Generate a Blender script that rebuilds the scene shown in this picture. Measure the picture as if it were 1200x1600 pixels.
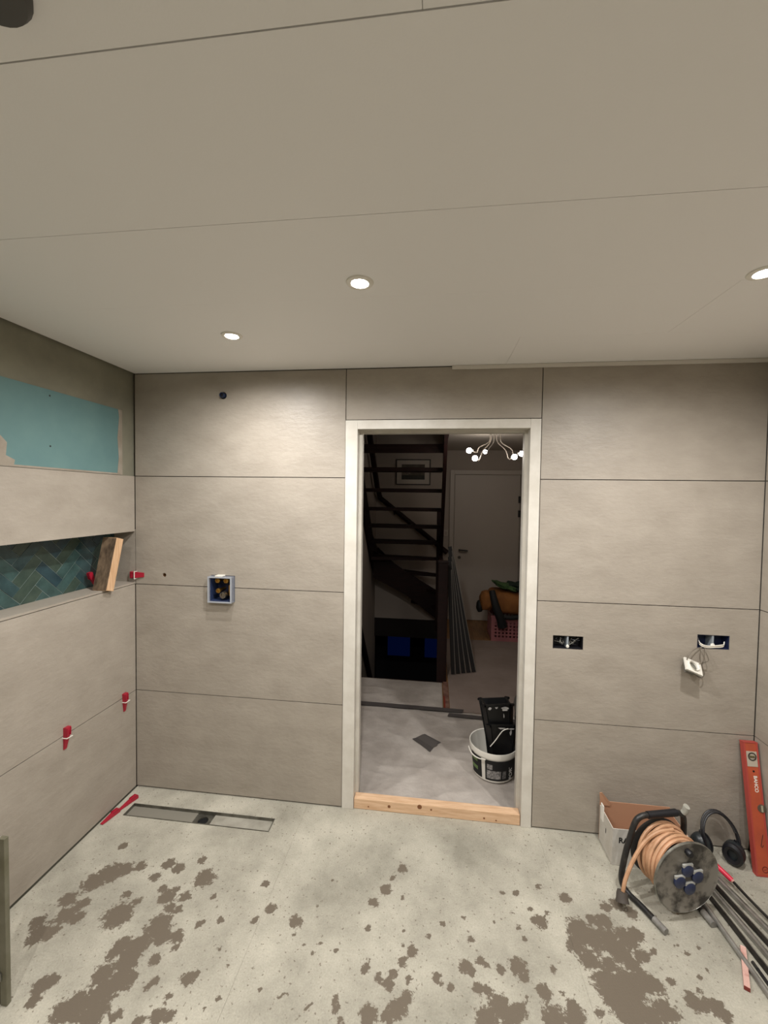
import bpy, bmesh, math, random
import numpy as np
from mathutils import Matrix, Vector, noise
random.seed(7)
for o in list(bpy.data.objects): bpy.data.objects.remove(o, do_unlink=True)
scn = bpy.context.scene
COL = scn.collection

# ---------------------------------------------------------------- camera
CAM = Vector((1.6476, -2.1178, 1.6519))
RT = Vector((0.992648, 0.120247, 0.013812)); UP = Vector((-0.017655, 0.030950, 0.999365)); FW = Vector((-0.119743, 0.992261, -0.032845))
cd = bpy.data.cameras.new('camera'); cam = bpy.data.objects.new('camera', cd); COL.objects.link(cam)
cd.sensor_fit = 'VERTICAL'; cd.sensor_height = 32.0; cd.lens = 647.77 / 1600 * 32.0; cd.clip_start = 0.02
m3 = Matrix((RT, UP, -FW)).transposed()
cam.matrix_world = Matrix.Translation(CAM) @ m3.to_4x4()
scn.camera = cam
# ---------------------------------------------------------------- world, exposure
wd = bpy.data.worlds.new('world'); scn.world = wd; wd.use_nodes = True
wd.node_tree.nodes['Background'].inputs[0].default_value = (0.01, 0.015, 0.04, 1)
wd.node_tree.nodes['Background'].inputs[1].default_value = 0.05
vs = scn.view_settings
vs.view_transform = 'Standard'; vs.look = 'None'; vs.gamma = 1; vs.exposure = 0.98; vs.use_curve_mapping = False
SPOT_W = 34.0          # each ceiling downlight
BULB = 52.0             # hall chandelier bulb emission
LAMP_COL = (1.0, 0.98, 0.955)

# ---------------------------------------------------------------- materials
def lin(c):
    if isinstance(c, str):
        c = c.lstrip('#'); c = [int(c[i:i+2], 16) / 255 for i in (0, 2, 4)]
    return tuple(x / 12.92 if x <= .04045 else ((x + .055) / 1.055) ** 2.4 for x in c) + (1,)
MATS = {}
def N(nt, t, **k):
    n = nt.nodes.new(t)
    for a, b in k.items():
        if a in ('data_type', 'blend_type', 'operation', 'noise_dimensions', 'attribute_name', 'feature', 'wave_type', 'bands_direction', 'interpolation_type', 'clamp'): setattr(n, a, b)
        else: n.inputs[a].default_value = b
    return n
def mat(name, col, rough=.5, metal=0, var=None, scale=6.0, detail=6, bump=0, bscale=40, emit=0, alpha=1, stretch=(1, 1, 1), spec=.5, lo=.35, hi=.65, trans=0):
    """principled; var = second colour mixed in by noise"""
    if name in MATS: return MATS[name]
    m = bpy.data.materials.new(name); m.use_nodes = True; nt = m.node_tree; b = nt.nodes['Principled BSDF']
    b.inputs['Base Color'].default_value = lin(col); b.inputs['Roughness'].default_value = rough; b.inputs['Metallic'].default_value = metal
    b.inputs['Specular IOR Level'].default_value = spec
    if alpha < 1: b.inputs['Alpha'].default_value = alpha
    if trans: b.inputs['Transmission Weight'].default_value = trans
    if emit:
        b.inputs['Emission Color'].default_value = lin(col); b.inputs['Emission Strength'].default_value = emit
    if var or bump:
        g = N(nt, 'ShaderNodeNewGeometry'); mp = N(nt, 'ShaderNodeMapping'); mp.inputs['Scale'].default_value = stretch
        nt.links.new(g.outputs['Position'], mp.inputs['Vector'])
    if var:
        n = N(nt, 'ShaderNodeTexNoise', Scale=scale, Detail=detail, Roughness=.6); nt.links.new(mp.outputs[0], n.inputs['Vector'])
        r = N(nt, 'ShaderNodeMapRange'); r.inputs[1].default_value = lo; r.inputs[2].default_value = hi
        nt.links.new(n.outputs['Fac'], r.inputs[0])
        x = N(nt, 'ShaderNodeMix', data_type='RGBA'); x.inputs[6].default_value = lin(col); x.inputs[7].default_value = lin(var)
        nt.links.new(r.outputs[0], x.inputs[0]); nt.links.new(x.outputs[2], b.inputs['Base Color'])
    if bump:
        n2 = N(nt, 'ShaderNodeTexNoise', Scale=bscale, Detail=5, Roughness=.6); nt.links.new(mp.outputs[0], n2.inputs['Vector'])
        bp = N(nt, 'ShaderNodeBump', Strength=bump, Distance=.01); nt.links.new(n2.outputs['Fac'], bp.inputs['Height']); nt.links.new(bp.outputs[0], b.inputs['Normal'])
    MATS[name] = m; return m

M_TILE = mat('tile_beige', '#a59c90', .46, var='#968d81', scale=5, bump=.2, bscale=30, lo=.3, hi=.7, stretch=(1, 1, 1.9))
M_SUB = mat('tile_backing', '#4a453e', .9)
M_PLASTER = mat('grey_plaster', '#83806f', .9, var='#757263', scale=5)
M_TEAL = mat('teal_plasterboard', '#5a7a7b', .8, var='#658482', scale=4)
M_CEIL = mat('ceiling_panel_white', '#eeecea', .6, bump=.03, bscale=180)
M_WHITE = mat('white_paint', '#d3cec4', .4, var='#c6c0b5', scale=9)
M_WHITEPL = mat('white_plastic', '#e2ded4', .35)
M_HWALL = mat('hall_wall_paint', '#a89c92', .8)
M_HCEIL = mat('hall_ceiling_paint', '#b5aca2', .8)
M_STAIR = mat('dark_stained_wood', '#220d0a', .6, spec=.25, var='#170806', scale=8, stretch=(1, 1, 6))
M_PINE = mat('pine_timber', '#d9ae82', .6, var='#bd8b60', scale=9, stretch=(1, 14, 14), detail=4)
M_PINE2 = mat('pine_prop', '#d4b08c', .65, var='#bd946c', scale=10, stretch=(14, 14, 1), detail=4)
M_OLDWOOD = mat('weathered_wood', '#7a6650', .8, var='#443527', scale=14, stretch=(3, 3, 1))
M_RED = mat('red_plastic', '#a01a30', .4)
M_BLACK = mat('black_plastic', '#15151a', .45)
M_BLACKMET = mat('black_tube', '#2b2a2a', .4, metal=.3, var='#4a463f', scale=30, lo=.5, hi=.75)
M_STEEL = mat('steel', '#b5b5ae', .35, metal=.8, var='#77756d', scale=20)
M_BRASS = mat('brass', '#a8813f', .3, metal=.9)
M_BLUE = mat('blue_box_plastic', '#2b3654', .4)
M_DARKBLUE = mat('dark_blue_liner', '#18203f', .5)
M_CLEARBLUE = mat('clear_blue_plastic', '#b5bac6', .15, alpha=.4)
M_HOLE = mat('dark_void', '#070707', .9)
M_ORANGE = mat('orange_cable', '#d0a27f', .5, var='#ae8462', scale=14)
M_LEVEL = mat('orange_red_paint', '#b65234', .5, var='#a34a32', scale=12)
M_LEVELEDGE = mat('worn_red_edge', '#a8443c', .45)
M_PINK = mat('pink_red_handle', '#d8304a', .35)
M_CARDW = mat('white_card', '#cfcbc4', .7, var='#bcb6ab', scale=12)
M_CARDB = mat('brown_card', '#b08467', .85)
M_INK = mat('black_ink', '#101010', .7)
M_SHEET = mat('plastic_sheet', '#bcb4ac', .4, var='#a59c94', scale=5, bump=.75, bscale=12)
M_PAPER = mat('floor_cover_board', '#93847b', .85, var='#85766d', scale=3)
M_TAPE = mat('grey_tape', '#4f4a48', .5)
M_LAMIN = mat('laminate', '#9c7448', .45, var='#7f5a36', scale=6, stretch=(10, 1, 10))
def emis(name, col, s):
    m = bpy.data.materials.new(name); m.use_nodes = True; nt = m.node_tree; nt.nodes.clear()
    e = N(nt, 'ShaderNodeEmission'); e.inputs[0].default_value = col if len(col) == 4 else (*col, 1); e.inputs[1].default_value = s
    o = N(nt, 'ShaderNodeOutputMaterial'); nt.links.new(e.outputs[0], o.inputs[0]); return m
M_LENS = emis('downlight_lens', (1, .96, .9), 60)
M_BULB = emis('lit_bulb', (1, .92, .82), BULB)

# ---------------------------------------------------------------- mesh helpers
ORG = {}
class MB:
    def __init__(s, M=None): s.v = []; s.f = []; s.M = M
    def add(s, vs, fs):
        k = len(s.v); s.v += [Vector(p) for p in vs]; s.f += [tuple(i + k for i in q) for q in fs]; return s
    def box(s, a, b, R=None, bev=0):
        (x0, y0, z0), (x1, y1, z1) = a, b
        if bev:
            bm = bmesh.new(); bmesh.ops.create_cube(bm, size=1)
            for q in bm.verts: q.co = Vector(((x0 + x1) / 2 + q.co.x * (x1 - x0), (y0 + y1) / 2 + q.co.y * (y1 - y0), (z0 + z1) / 2 + q.co.z * (z1 - z0)))
            bmesh.ops.bevel(bm, geom=bm.edges[:], offset=bev, segments=2, affect='EDGES', profile=.6)
            bm.verts.index_update(); vs = [q.co.copy() for q in bm.verts]; fs = [[q.index for q in f.verts] for f in bm.faces]; bm.free()
        else:
            vs = [Vector(p) for p in ((x0, y0, z0), (x1, y0, z0), (x1, y1, z0), (x0, y1, z0), (x0, y0, z1), (x1, y0, z1), (x1, y1, z1), (x0, y1, z1))]
            fs = [(3, 2, 1, 0), (4, 5, 6, 7), (0, 1, 5, 4), (1, 2, 6, 5), (2, 3, 7, 6), (3, 0, 4, 7)]
        if R is not None: vs = [R @ q for q in vs]
        return s.add(vs, fs)
    def tube(s, pts, r, n=8, caps=True, r2=None):
        pts = [Vector(p) for p in pts]; m = len(pts); rings = []; prev = None
        for i, p in enumerate(pts):
            t = (pts[min(i + 1, m - 1)] - pts[max(i - 1, 0)]).normalized()
            if prev is None:
                a = Vector((0, 0, 1)) if abs(t.z) < .9 else Vector((1, 0, 0)); u = t.cross(a).normalized()
            else:
                u = (prev - t * prev.dot(t)); u = u.normalized() if u.length > 1e-6 else t.orthogonal().normalized()
            prev = u; w = t.cross(u); rr = r if r2 is None else r + (r2 - r) * i / (m - 1)
            rings.append([p + rr * (math.cos(6.28318 * k / n) * u + math.sin(6.28318 * k / n) * w) for k in range(n)])
        vs = [q for g in rings for q in g]; fs = []
        for i in range(m - 1):
            for k in range(n): fs.append((i * n + k, i * n + (k + 1) % n, (i + 1) * n + (k + 1) % n, (i + 1) * n + k))
        if caps: fs += [tuple(range(n))[::-1], tuple((m - 1) * n + k for k in range(n))]
        return s.add(vs, fs)
    def lathe(s, prof, c=(0, 0, 0), n=32, axis='z'):
        vs = []; fs = []; m = len(prof)
        for k in range(n):
            a = 6.28318530718 * k / n
            for (r, h) in prof:
                x, y = r * math.cos(a), r * math.sin(a)
                p = {'z': (x, y, h), 'y': (x, h, y), 'x': (h, x, y)}[axis]
                vs.append(Vector(p) + Vector(c))
        for k in range(n):
            for j in range(m - 1):
                fs.append((k * m + j, ((k + 1) % n) * m + j, ((k + 1) % n) * m + j + 1, k * m + j + 1))
        if axis == 'y': fs = [q[::-1] for q in fs]
        return s.add(vs, fs)
    def prism(s, poly, d):
        """poly: list of 3d points, d: extrusion vector"""
        n = len(poly); poly = [Vector(p) for p in poly]; d = Vector(d)
        return s.add(poly + [p + d for p in poly], [tuple(range(n))[::-1], tuple(range(n, 2 * n))] + [(i, (i + 1) % n, n + (i + 1) % n, n + i) for i in range(n)])
    def build(s, name, material, parent=None, smooth=False, kind=None, label=None, sub=0):
        vs = [s.M @ p for p in s.v] if s.M is not None else s.v
        if parent is not None: org = ORG[parent.name]
        else:
            xs = [p.x for p in vs]; ys = [p.y for p in vs]; zs = [p.z for p in vs]
            org = Vector(((min(xs) + max(xs)) / 2, (min(ys) + max(ys)) / 2, min(zs)))
        me = bpy.data.meshes.new(name); me.from_pydata([tuple(p - org) for p in vs], [], s.f)
        me.materials.append(material)
        bm = bmesh.new(); bm.from_mesh(me); bmesh.ops.remove_doubles(bm, verts=bm.verts, dist=1e-6); bmesh.ops.recalc_face_normals(bm, faces=bm.faces); bm.to_mesh(me); bm.free()
        if smooth:
            for p in me.polygons: p.use_smooth = True
            me.set_sharp_from_angle(angle=math.radians(40))
        o = bpy.data.objects.new(name, me); COL.objects.link(o)
        if sub:
            md = o.modifiers.new('Subdivision', 'SUBSURF'); md.levels = sub; md.render_levels = sub
        if parent is not None: o.parent = parent
        else: o.location = org
        ORG[o.name] = org
        if kind: o['kind'] = kind
        if label: o['label'] = label
        return o
def thing(name, loc, label, cat, group=None, kind=None):
    o = bpy.data.objects.new(name, None); COL.objects.link(o); o.location = loc; o.empty_display_size = .05
    ORG[o.name] = Vector(loc); tag(o, label, cat, group, kind); return o
def tag(o, label, cat, group=None, kind=None):
    o['label'] = label; o['category'] = cat
    if group: o['group'] = group
    if kind: o['kind'] = kind
    return o
def rotM(loc, rx=0, ry=0, rz=0):
    return Matrix.Translation(Vector(loc)) @ Matrix.Rotation(rz, 4, 'Z') @ Matrix.Rotation(ry, 4, 'Y') @ Matrix.Rotation(rx, 4, 'X')
def arc(pts, n=6):
    """catmull-rom through pts"""
    P = [Vector(p) for p in pts]; P = [2 * P[0] - P[1]] + P + [2 * P[-1] - P[-2]]; out = []
    for i in range(1, len(P) - 2):
        for k in range(n):
            t = k / n; a, b, c, d = P[i - 1:i + 3]
            out.append(.5 * ((2 * b) + (c - a) * t + (2 * a - 5 * b + 4 * c - d) * t * t + (3 * b - a - 3 * c + d) * t ** 3))
    return out + [P[-2]]
def text(s, size, material, parent, M, name='lettering', bold=0):
    cu = bpy.data.curves.new('tmp_text', 'FONT'); cu.body = s; cu.size = size; cu.extrude = .0004; cu.offset = bold
    cu.align_x = 'CENTER'; cu.align_y = 'CENTER'
    to = bpy.data.objects.new('tmp_text', cu); COL.objects.link(to); bpy.context.view_layer.update()
    me = bpy.data.meshes.new_from_object(to.evaluated_get(bpy.context.evaluated_depsgraph_get()))
    bpy.data.objects.remove(to, do_unlink=True)
    M = Matrix.Translation(-ORG[parent.name]) @ M
    me.transform(M); me.materials.clear(); me.materials.append(material)
    o = bpy.data.objects.new(name, me); COL.objects.link(o); o.parent = parent; ORG[o.name] = ORG[parent.name]; return o
def slab(us, vsr, holes, w0, w1, plane, circ=()):
    """slab in a plane with rectangular holes (u0,u1,v0,v1) and round holes (u,v,r); plane 'xz' (w=y) / 'xy' (w=z) / 'yz' (w=x)"""
    mb = MB()
    def P(u, v, w): return {'xz': (u, w, v), 'xy': (u, v, w), 'yz': (w, u, v)}[plane]
    rects = list(holes) + [(c[0] - c[2] * 1.4, c[0] + c[2] * 1.4, c[1] - c[2] * 1.4, c[1] + c[2] * 1.4) for c in circ]
    U = sorted(set(us + [min(max(h, us[0]), us[-1]) for r in rects for h in r[:2]])); V = sorted(set(vsr + [min(max(h, vsr[0]), vsr[-1]) for r in rects for h in r[2:]]))
    cell = {}
    for i in range(len(U) - 1):
        for j in range(len(V) - 1):
            uc, vc = (U[i] + U[i + 1]) / 2, (V[j] + V[j + 1]) / 2
            cell[i, j] = not any(r[0] < uc < r[1] and r[2] < vc < r[3] for r in rects)
    for (i, j), ok in cell.items():
        if not ok: continue
        q = [(U[i], V[j]), (U[i + 1], V[j]), (U[i + 1], V[j + 1]), (U[i], V[j + 1])]
        mb.add([P(a, b, w0) for a, b in q] + [P(a, b, w1) for a, b in q], [(3, 2, 1, 0), (4, 5, 6, 7)])
        for (di, dj, e) in ((0, -1, (0, 1)), (1, 0, (1, 2)), (0, 1, (2, 3)), (-1, 0, (3, 0))):
            if not cell.get((i + di, j + dj), False):
                a, b = q[e[0]], q[e[1]]
                mb.add([P(*a, w0), P(*b, w0), P(*b, w1), P(*a, w1)], [(0, 1, 2, 3)])
    for (cu, cv, r) in circ:
        n = 24; h = r * 1.4; inn = []; out = []
        for k in range(n):
            a = 6.28318530718 * k / n + math.pi / 4; c, s_ = math.cos(a), math.sin(a); f = h / max(abs(c), abs(s_))
            inn.append((cu + r * c, cv + r * s_)); out.append((cu + f * c, cv + f * s_))
        for k in range(n):
            l = (k + 1) % n
            for w in (w0, w1): mb.add([P(*inn[k], w), P(*out[k], w), P(*out[l], w), P(*inn[l], w)], [(0, 1, 2, 3)])
            mb.add([P(*inn[k], w0), P(*inn[l], w0), P(*inn[l], w1), P(*inn[k], w1)], [(0, 1, 2, 3)])
    return mb

# ================================================================ THE BATHROOM SHELL
W, H, YF = 3.166, 2.317, -3.3
J = [.556, 1.156, 1.756]; G = .002
X1, X2 = 1.187, 2.163
DOOR = (1.185, 2.163, -1, 2.052)
SOC = [(2.243, 2.386, .921, .987), (2.902, 3.043, .959, 1.026)]
VALVE = (.447, .585, 1.078, 1.222)
PIPE = (.517, 2.19, .019); SMALLH = (.174, 1.212, .011)
wb = slab([-.25, W + .1], [-.05, H + .12], [DOOR] + SOC + [VALVE], .0125, .09, 'xz').build('wall_back', M_SUB)
tag(wb, 'beige tiled back wall with the open doorway', 'wall', kind='structure')
def tile(mb, parent): return mb.build('tile', M_TILE, parent)
rows = [(.008, J[0] - G), (J[0] + G, J[1] - G), (J[1] + G, J[2] - G), (J[2] + G, H - .004)]
def inr(h, z0, z1): return h[3] > z0 and h[2] < z1
for (x0, x1) in ((.003, X1 - G), (X2 + G, W - .003)):
    for (z0, z1) in rows:
        hs = [h for h in SOC + [VALVE] if inr(h, z0, z1) and x0 < h[0] < x1]
        cs = [c for c in (PIPE, SMALLH) if z0 < c[1] < z1 and x0 < c[0] < x1]
        tile(slab([x0, x1], [z0, z1], hs, 0, .011, 'xz', cs), wb)
tile(slab([X1 + G, X2 - G], [2.056, H - .004], [], 0, .011, 'xz'), wb)
# left wall with niche
NZ0, NZ1, NX, NY = 1.168, 1.450, -.125, -1.05
wl = MB()
wl.box((-.25, YF - .1, -.05), (-.0125, .0125, NZ0 - .012)).box((-.25, YF - .1, NZ1 + .012), (-.0125, .0125, H + .12))
wl.box((-.25, NY, NZ0 - .012), (NX - .012, .0125, NZ1 + .012)).box((-.25, YF - .1, NZ0 - .012), (-.0125, NY, NZ1 + .012))
wl = wl.build('wall_left', M_PLASTER); tag(wl, 'left wall with beige tiles, a long niche and bare teal board above', 'wall', kind='structure')
for (y0, y1) in ((-1.2, -.003), (-2.402, -1.204), (YF + .003, -2.406)):
    for (z0, z1) in ((.008, J[0] - G), (J[0] + G, NZ0 - .0128), (NZ1 + .0005, 1.755)):
        tile(MB().box((-.0115, y0, z0), (0, y1, z1)), wl)
tile(MB().box((NX, NY + .002, NZ0 - .0095), (0, -.001, NZ0)), wl)         # niche ledge
tile(MB().box((NX, NY + .002, NZ1), (-.013, -.001, NZ1 + .011)), wl)          # niche soffit
tile(MB().box((NX, 0, NZ0 - .011), (-.002, .011, NZ1 + .011)), wl)            # niche end
M_TEALBOARD = M_TEAL
MB().box((-.0125, -1.75, 1.757), (-.008, -.083, 2.1)).build('plasterboard_panel', M_TEAL, wl, label='bare teal plasterboard')
PB = mat('beige_filler', '#9a9184', .9, var='#8a7f70', scale=14)
MB().prism([(-.0079, y, z) for y, z in ((-.78, 1.76), (-.66, 1.76), (-.655, 1.785), (-.69, 1.80), (-.685, 1.85), (-.71, 1.875), (-.78, 1.88))], (.0012, 0, 0)).build('filler_patch', PB, wl)
MB().box((-.0079, -1.2, 1.7575), (-.0070, -.083, 1.766)).build('filler_patch', PB, wl)
MB().prism([(-.0079, y, z) for y, z in ((-.083, 1.76), (-.118, 1.76), (-.108, 1.85), (-.116, 1.95), (-.104, 2.06), (-.11, 2.1), (-.083, 2.1))], (.0010, 0, 0)).build('filler_patch', PB, wl)
for z in (2.075, 1.858): MB().lathe([(0, -.0082), (.004, -.0082), (.004, -.0075), (0, -.0072)], (0, -.5, z), 10, 'x').build('screw', M_INK, wl)
# herringbone tiles on the niche's back
def clip(poly, a, b, c):     # keep a*x+b*y<=c
    out = []
    for i in range(len(poly)):
        p, q = poly[i], poly[(i + 1) % len(poly)]; dp, dq = a * p[0] + b * p[1] - c, a * q[0] + b * q[1] - c
        if dp <= 0: out.append(p)
        if dp * dq < 0:
            t = dp / (dp - dq); out.append((p[0] + t * (q[0] - p[0]), p[1] + t * (q[1] - p[1])))
    return out
HB = []
for k, (c1, c2) in enumerate((('#354c4e', '#283c3e'), ('#3f5856', '#304543'), ('#404f45', '#33423b'), ('#2d454c', '#23373e'))):
    HB.append(mat('teal_glaze_%s' % 'abcd'[k], c1, .22, var=c2, scale=18, bump=.15, bscale=22))
wt, n_ = .049, 3; c45 = math.sqrt(.5)
def herr(u0, v0, du, dv):
    g = .0013; poly = [(u0 + g, v0 + g), (u0 + du - g, v0 + g), (u0 + du - g, v0 + dv - g), (u0 + g, v0 + dv - g)]
    poly = [(-.328 + c45 * (u - v), 1.171 + c45 * (u + v)) for u, v in poly]
    for a, b, c in ((1, 0, -.003), (-1, 0, -(NY + .003)), (0, 1, NZ1 - .002), (0, -1, -(NZ0 + .001))): poly = clip(poly, a, b, c) if len(poly) > 2 else poly
    if len(poly) < 3: return
    ar = abs(sum(poly[i][0] * poly[(i + 1) % len(poly)][1] - poly[(i + 1) % len(poly)][0] * poly[i][1] for i in range(len(poly)))) / 2
    if ar < 2e-5: return
    pr = random.uniform(0, .0022)
    MB().prism([(NX - .012, y, z) for y, z in poly], (.010 + pr, 0, 0)).build('herringbone_tile', random.choice(HB), wl)
for a in range(-16, 17):
    for b in range(-3, 4):
        herr((a + 2 * n_ * b) * wt, a * wt, n_ * wt, wt)
        herr(a * wt, (a - 2 * n_ + 1 + 2 * n_ * b) * wt, wt, n_ * wt)
MB().box((NX - .0118, NY + .003, NZ0 - .009), (NX - .0026, -.001, NZ1)).build('grout_bed', mat('pale_grout', '#6f7b76', .9), wl)
# right wall
wr = MB().box((W + .0125, YF - .1, -.05), (W + .15, .0125, H + .12)).build('wall_right', M_SUB); tag(wr, 'right wall of beige tiles beside the spirit level', 'wall', kind='structure')
for (y0, y1) in ((-1.2, -.003), (-2.402, -1.204), (YF + .003, -2.406)):
    for (z0, z1) in rows: tile(MB().box((W, y0, z0), (W + .0115, y1, z1)), wr)
wf = MB().box((-.2, YF - .15, -.05), (W + .1, YF, H + .12)).build('wall_front', M_PLASTER); tag(wf, 'plastered wall behind the camera', 'wall', kind='structure')
# ceiling panels (narrow boards 0.394 deep, staggered joints)
ce = MB().box((-.2, YF - .1, H + .013), (W + .12, .0125, H + .12)).build('ceiling', M_SUB); tag(ce, 'white panelled bathroom ceiling with recessed downlights', 'ceiling', kind='structure')
ys = [-.001, -.35, -.742, -1.136, -1.53, -1.924, -2.318, -2.712, -3.106, YF + .001]
xj = [[1.985], [2.545], [3.1], [2.9], [1.62], [.4], [2.3], [1.2], [2.5]]
for i in range(len(ys) - 1):
    g = {2: .0007, 3: .0013}.get(i, .0002); gt = {3: .0007, 4: .0013}.get(i, .0002)
    xs = [.004] + xj[i] + [W - .001]
    for k in range(len(xs) - 1):
        MB().box((xs[k] + (.0005 if k else 0), ys[i + 1] + g, H), (xs[k + 1] - (.0005 if k < len(xs) - 2 else 0), ys[i] - gt, H + .012)).build('ceiling_panel', M_CEIL, ce)
tr = MB().box((1.724, -.014, H - .019), (W - .001, -.0005, H - .0008), bev=.002).build('trim_1', mat('white_trim', '#cdc7bd', .45)); tag(tr, 'thin white strip along the ceiling above the doorway', 'trim', kind='structure')

# ---- floor, concrete boards with damp stains
STAINS = np.array([(0.234,-0.559,0.045),(0.273,-0.514,0.051),(0.32,-0.49,0.036),(0.495,-0.437,0.029),(0.551,-0.453,0.026),(0.63,-0.4,0.021),(0.693,-0.48,0.043),(0.379,-0.465,0.026),(0.475,-0.504,0.022),(0.224,-0.379,0.022),(0.582,-0.58,0.034),(0.658,-0.57,0.024),(0.62,-0.62,0.021),(0.663,-0.623,0.017),(0.54,-0.549,0.018),(0.603,-0.541,0.015),(0.445,-0.676,0.053),(0.63,-0.692,0.05),(0.664,-0.726,0.031),(0.603,-0.759,0.035),(0.592,-0.792,0.042),(0.541,-0.775,0.034),(0.603,-0.829,0.037),(0.525,-0.801,0.025),(0.544,-0.866,0.036),(0.623,-0.876,0.04),(0.587,-0.915,0.047),(0.65,-0.866,0.02),(0.537,-0.954,0.046),(0.501,-0.977,0.037),(0.597,-0.964,0.045),(0.37,-0.924,0.032),(0.388,-0.907,0.024),(0.382,-0.968,0.021),(0.242,-0.704,0.037),(0.295,-0.706,0.026),(0.208,-0.779,0.04),(0.243,-0.765,0.027),(0.193,-0.643,0.034),(0.266,-0.653,0.024),(0.159,-0.742,0.027),(0.733,-0.862,0.016),(0.716,-0.884,0.011),(0.84,-0.841,0.024),(0.861,-0.82,0.012),(0.808,-0.895,0.012),(0.804,-0.949,0.026),(0.678,-0.963,0.019),(0.841,-0.944,0.019),(0.754,-0.968,0.016),(0.72,-0.719,0.026),(0.738,-0.753,0.015),(0.774,-0.668,0.014),(0.789,-0.653,0.009),(0.414,-0.593,0.019),(0.478,-0.614,0.017),(0.773,-0.554,0.014),(0.85,-0.64,0.015),(0.96,-0.471,0.018),(1.026,-0.57,0.021),(0.981,-0.622,0.016),(0.951,-0.786,0.009),(0.897,-0.736,0.01),(1.094,-0.838,0.009),(0.972,-0.88,0.011),(0.941,-0.913,0.008),(0.69,-0.802,0.021),(1.142,-0.605,0.026),(1.537,-0.319,0.023),(1.495,-0.371,0.015),(1.471,-0.429,0.026),(1.43,-0.491,0.021),(1.547,-0.455,0.011),(1.422,-0.594,0.014),(1.561,-0.584,0.008),(1.259,-0.671,0.01),(1.32,-0.687,0.01),(1.2,-0.683,0.008),(1.238,-0.706,0.009),(1.206,-0.536,0.009),(1.24,-0.419,0.007),(1.396,-0.369,0.008),(1.149,-0.653,0.009),(1.436,-0.733,0.016),(1.44,-0.706,0.01),(1.561,-0.692,0.018),(1.597,-0.654,0.021),(1.565,-0.638,0.01),(1.535,-0.73,0.015),(1.484,-0.751,0.016),(1.522,-0.764,0.022),(1.589,-0.741,0.013),(1.685,-0.725,0.018),(1.693,-0.741,0.01),(1.733,-0.746,0.014),(1.585,-0.796,0.023),(1.557,-0.831,0.03),(1.528,-0.853,0.022),(1.468,-0.855,0.03),(1.467,-0.874,0.022),(1.354,-0.83,0.014),(1.36,-0.854,0.014),(1.189,-0.838,0.009),(1.164,-0.848,0.008),(1.096,-0.841,0.009),(1.281,-0.849,0.008),(1.266,-0.867,0.006),(1.383,-0.888,0.015),(1.788,-0.678,0.025),(1.804,-0.691,0.018),(1.844,-0.652,0.018),(1.864,-0.661,0.01),(1.907,-0.67,0.018),(1.974,-0.654,0.033),(1.985,-0.681,0.02),(1.823,-0.738,0.02),(1.854,-0.74,0.016),(1.89,-0.781,0.038),(1.916,-0.802,0.034),(1.841,-0.818,0.034),(1.956,-0.785,0.023),(1.986,-0.746,0.011),(1.813,-0.581,0.014),(1.792,-0.504,0.011),(1.709,-0.538,0.013),(1.655,-0.593,0.011),(1.701,-0.493,0.008),(1.961,-0.378,0.012),(2.018,-0.37,0.014),(1.991,-0.454,0.01),(1.998,-0.513,0.013),(2.066,-0.481,0.015),(2.015,-0.553,0.012),(1.91,-0.507,0.009),(2.063,-0.434,0.011),(2.218,-0.365,0.025),(2.092,-0.479,0.027),(2.121,-0.326,0.013),(2.02,-0.369,0.014),(2.127,-0.436,0.011),(2.065,-0.435,0.01),(2.235,-0.492,0.049),(2.201,-0.55,0.036),(2.273,-0.518,0.048),(2.329,-0.511,0.044),(2.402,-0.501,0.044),(2.441,-0.48,0.029),(2.35,-0.553,0.043),(2.23,-0.597,0.035),(2.293,-0.602,0.027),(2.377,-0.591,0.034),(2.429,-0.556,0.023),(2.372,-0.381,0.022),(2.419,-0.365,0.026),(2.464,-0.395,0.026),(2.339,-0.446,0.034),(2.292,-0.444,0.021),(2.331,-0.663,0.058),(2.266,-0.671,0.051),(2.396,-0.642,0.037),(2.433,-0.649,0.026),(2.272,-0.707,0.043),(2.305,-0.737,0.055),(2.362,-0.741,0.041),(2.423,-0.722,0.038),(2.488,-0.629,0.016),(2.534,-0.684,0.032),(2.6,-0.693,0.031),(2.573,-0.685,0.021),(2.605,-0.715,0.021),(2.043,-0.719,0.025),(2.128,-0.744,0.021),(2.127,-0.778,0.034),(2.058,-0.792,0.041),(2.059,-0.764,0.014),(2.206,-0.756,0.015),(1.954,-0.784,0.024),(1.986,-0.745,0.01),(2.095,-0.646,0.014),(2.099,-0.718,0.01),(2.597,-0.605,0.012),(2.634,-0.577,0.009),(2.596,-0.527,0.011),(2.653,-0.497,0.01),(2.571,-0.643,0.009),(2.479,-0.535,0.014),(2.574,-0.501,0.01)])
def stain_at(x, y):
    d = np.hypot(STAINS[:, 0] - x, STAINS[:, 1] - y); return float(np.max(1.15 - d / (STAINS[:, 2] * 1.0)).clip(-1, 1))
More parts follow.
